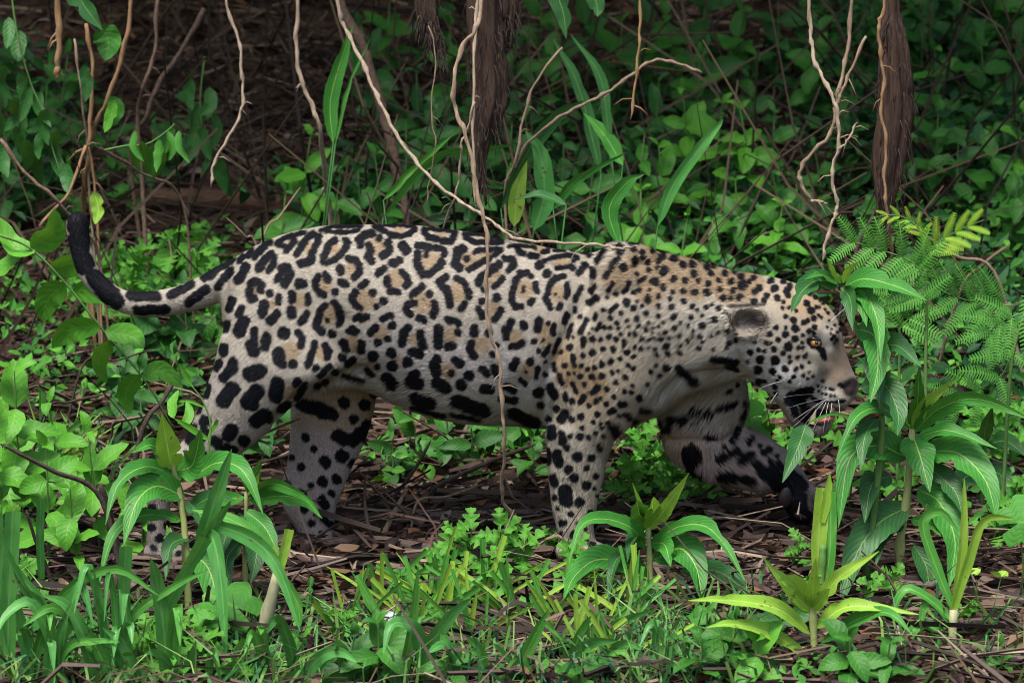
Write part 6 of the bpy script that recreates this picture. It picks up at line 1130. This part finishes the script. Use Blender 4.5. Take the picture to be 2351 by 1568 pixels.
# ------------------------------------------------------------------ masses nobody could count: litter, twigs, undergrowth, canopy overhead
def leaf_cloud(C, X, Nn, L_, W_, curl):
    "six-vertex leaves: centre C, direction X, normal Nn"
    Yv = np.cross(Nn, X); n = len(C)
    def pt(a, b, c): return C + X * (a * L_)[:, None] + Yv * (b * W_)[:, None] + Nn * (c * L_)[:, None]
    V = np.stack([pt(-.5, 0, 0), pt(-.12, -.5, curl), pt(.2, -.36, curl * .8), pt(.5, 0, 0 * curl), pt(.2, .36, curl * .8), pt(-.12, .5, curl), pt(-.12, 0, -.0 * curl), pt(.2, 0, 0 * curl)], 1).reshape(-1, 3)
    b = (np.arange(n) * 8)[:, None]
    tri = np.array([[0, 1, 6], [1, 2, 7], [1, 7, 6], [2, 3, 7], [3, 4, 7], [4, 5, 6], [4, 6, 7], [5, 0, 6]])
    return V, (b[:, :, None] + tri[None]).reshape(-1, 3)
def rand_dirs(n, nz):
    N_ = rng.normal(0, 1, (n, 3)); N_[:, 2] = np.abs(N_[:, 2]) + nz; N_ /= np.linalg.norm(N_, axis=1, keepdims=True)
    X = rng.normal(0, 1, (n, 3)); X -= N_ * (X * N_).sum(1, keepdims=True); X /= np.linalg.norm(X, axis=1, keepdims=True); return X, N_
def view_xy(n, y0, y1, bias=1.0):
    y = y0 + (y1 - y0) * rng.random(n) ** bias; hw = 1.3 * (10 + y) / 10; return rng.uniform(-1, 1, n) * hw, y
pal = np.array([(.13, .075, .045), (.07, .042, .03), (.20, .13, .085), (.26, .20, .16), (.045, .03, .026), (.17, .08, .04), (.10, .06, .055)])
n = 9000; x, y = view_xy(n, -1.0, 3.9); C = np.stack([x, y, gz(x, y) + rng.uniform(.002, .03, n)], 1); X, N_ = rand_dirs(n, 1.5)
V, F = leaf_cloud(C, X, N_, rng.uniform(.025, .085, n), rng.uniform(.012, .042, n), rng.uniform(-.15, .25, n))
c = np.repeat(pal[rng.integers(0, 7, n)] * rng.uniform(.6, 1.25, (n, 1)), 8, 0)
o = O('leaf_litter', me_fast('leaf_litter', V, F, M_LITTER, col=c)); tag(o, 'brown dead leaves carpeting the forest floor', 'leaf litter', kind='stuff')
def twig_mass(name, label, n, y0, y1, L0, L1, r0, r1, up_, cols, mat=M_TWIGS, zoff=.02):
    x, y = view_xy(n, y0, y1); A = np.stack([x, y, gz(x, y) + rng.uniform(0, zoff, n)], 1)
    d = rng.normal(0, 1, (n, 3)); d[:, 2] *= up_; d[:, 0] *= 1.5; d /= np.linalg.norm(d, axis=1, keepdims=True)
    L_ = rng.uniform(L0, L1, n)[:, None]; M_ = A + d * L_ / 2 + rng.normal(0, .08, (n, 3)) * L_; B = A + d * L_; M_[:, 2] = np.maximum(M_[:, 2], gz(M_[:, 0], M_[:, 1]) + .002); B[:, 2] = np.maximum(B[:, 2], gz(B[:, 0], B[:, 1]) + .002)
    s = np.cross(d, rng.normal(0, 1, (n, 3))); s /= np.linalg.norm(s, axis=1, keepdims=True); t = np.cross(d, s); r = rng.uniform(r0, r1, n)[:, None]
    rings = []
    for P_, f in ((A, 1), (M_, .85), (B, .55)):
        for a in (0, 2.094, 4.189): rings.append(P_ + (s * math.cos(a) + t * math.sin(a)) * r * f)
    V = np.stack(rings, 1).reshape(-1, 3); b = (np.arange(n) * 9)[:, None, None]
    q = np.array([[j * 3 + i, j * 3 + (i + 1) % 3, (j + 1) * 3 + (i + 1) % 3, (j + 1) * 3 + i] for j in (0, 1) for i in range(3)])
    F = (b + q[None]).reshape(-1, 4); cc_ = np.repeat(np.array(cols)[rng.integers(0, len(cols), n)] * rng.uniform(.6, 1.3, (n, 1)), 9, 0)
    o = O(name, me_fast(name, V, F, mat, col=cc_)); tag(o, label, 'twigs', kind='stuff')
TW = [(.12, .08, .055), (.20, .14, .10), (.06, .042, .035), (.30, .23, .17), (.10, .06, .05)]
twig_mass('twig_litter', 'tangle of dead twigs and bark strips over the floor', 4200, -1.0, 3.8, .06, .32, .0012, .0045, .25, TW, zoff=.035)
twig_mass('bark_strips', 'coarse strips of dark bark and rotten stalks over the floor', 1150, -1.0, 1.2, .1, .38, .004, .010, .12, [(.07, .05, .042), (.13, .09, .075), (.04, .03, .028), (.18, .13, .11)], zoff=.015)
twig_mass('dry_brush', 'thin dry brushwood standing in the shade of the bank', 1500, 1.0, 3.7, .3, 1.0, .0018, .006, 1.2, [(.07, .05, .035), (.12, .085, .055), (.04, .03, .025)])
# undergrowth greens
def green_mass(name, label, pts_fn, n, L0, L1, wr, cols, nz=.4):
    C = pts_fn(n); n = len(C); X, N_ = rand_dirs(n, nz); X[:, 2] -= .25; L_ = rng.uniform(L0, L1, n)
    N_[:, 1] -= .5; N_ /= np.linalg.norm(N_, axis=1, keepdims=True); X -= N_ * (X * N_).sum(1, keepdims=True); X /= np.linalg.norm(X, axis=1, keepdims=True)
    V, F = leaf_cloud(C, X, N_, L_, L_ * rng.uniform(wr * .8, wr * 1.2, n), rng.uniform(.02, .16, n))
    c = np.repeat(np.array(cols)[rng.integers(0, len(cols), n)] * rng.uniform(.65, 1.3, (n, 1)), 8, 0)
    o = O(name, me_fast(name, V, F, M_COVER, col=c)); tag(o, label, 'undergrowth', kind='stuff')
def zone(boxes):
    "boxes: u0,u1,v0,v1 (ground seen there), height, weight"
    def fn(n):
        out = []; W = np.array([b[5] for b in boxes], float); W /= W.sum()
        for b, k in zip(boxes, (W * n).astype(int)):
            cl = [gh(random.uniform(b[0], b[1]), random.uniform(b[2], b[3])) for _ in range(max(3, k // 16))]
            for i in range(k):
                p = cl[i % len(cl)]; out.append((p.x + random.gauss(0, .05), p.y + random.gauss(0, .05), p.z + b[4] / 1000 * random.random() ** 1.0))
        return np.array(out)
    return fn
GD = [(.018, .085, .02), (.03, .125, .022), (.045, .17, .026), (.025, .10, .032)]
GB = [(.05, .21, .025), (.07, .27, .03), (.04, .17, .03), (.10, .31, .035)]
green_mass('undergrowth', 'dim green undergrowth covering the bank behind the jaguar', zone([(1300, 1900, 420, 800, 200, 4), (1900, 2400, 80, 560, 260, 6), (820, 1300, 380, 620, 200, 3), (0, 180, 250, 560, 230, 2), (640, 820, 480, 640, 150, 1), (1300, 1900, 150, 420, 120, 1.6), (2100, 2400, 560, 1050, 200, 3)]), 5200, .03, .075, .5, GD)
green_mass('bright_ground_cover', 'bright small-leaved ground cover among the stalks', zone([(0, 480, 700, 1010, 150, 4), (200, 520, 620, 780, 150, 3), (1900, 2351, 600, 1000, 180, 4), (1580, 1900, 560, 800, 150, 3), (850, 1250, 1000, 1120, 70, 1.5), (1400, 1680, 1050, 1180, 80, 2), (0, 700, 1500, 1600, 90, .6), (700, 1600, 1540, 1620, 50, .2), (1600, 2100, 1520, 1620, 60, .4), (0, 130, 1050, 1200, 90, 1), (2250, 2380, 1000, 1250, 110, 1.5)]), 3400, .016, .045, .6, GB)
# low fine grass
def fine_grass():
    n = 2000; C = []
    bx = [(0, 700, 1440, 1620, 2.4), (700, 1700, 1470, 1620, 1.5), (0, 250, 1040, 1180, 1.2), (1350, 1750, 1380, 1600, 1.0), (2000, 2351, 1450, 1600, .3)]
    for b in bx:
        for i in range(int(n * b[4] / 8.5)): C.append(gh(random.uniform(b[0], b[1]), random.uniform(b[2], b[3])))
    C = np.array([tuple(c) for c in C]); n = len(C); d = rng.normal(0, .55, (n, 3)); d[:, 2] = 1; d /= np.linalg.norm(d, axis=1, keepdims=True); L_ = rng.uniform(.05, .20, n)[:, None]
    s = np.cross(d, np.array([0, 1.0, .1])); s /= np.linalg.norm(s, axis=1, keepdims=True); w_ = rng.uniform(.0012, .004, n)[:, None]; bend = rng.normal(0, .3, (n, 3)); bend[:, 2] = -np.abs(bend[:, 2])
    A = C; M_ = C + d * L_ * .55; B = C + d * L_ + bend * L_
    V = np.stack([A - s * w_, A + s * w_, M_ - s * w_ * .9, M_ + s * w_ * .9, B], 1).reshape(-1, 3); b = (np.arange(n) * 5)[:, None, None]
    F = (b + np.array([[0, 1, 3], [0, 3, 2], [2, 3, 4]])[None]).reshape(-1, 3)
    c = np.repeat(np.array([(.07, .24, .06), (.13, .30, .06), (.05, .17, .07), (.20, .34, .08), (.15, .30, .07)])[rng.integers(0, 5, n)] * rng.uniform(.7, 1.25, (n, 1)), 5, 0)
    o = O('fine_grass', me_fast('fine_grass', V, F, M_COVER, col=c)); tag(o, 'short fine grass between the larger plants near the viewer', 'grass', kind='stuff')
fine_grass()
# the forest roof that shades the bank
n = 11500; C = np.stack([rng.uniform(-5, 5, n), rng.uniform(.9, 6.5, n), rng.uniform(0, 1, n)], 1); C[:, 2] = np.maximum(1.85, gz(C[:, 0], C[:, 1]) + .9) + C[:, 2] * 1.3
X, N_ = rand_dirs(n, .8); L_ = rng.uniform(.12, .3, n); V, F = leaf_cloud(C, X, N_, L_, L_ * .5, rng.uniform(0, .1, n))
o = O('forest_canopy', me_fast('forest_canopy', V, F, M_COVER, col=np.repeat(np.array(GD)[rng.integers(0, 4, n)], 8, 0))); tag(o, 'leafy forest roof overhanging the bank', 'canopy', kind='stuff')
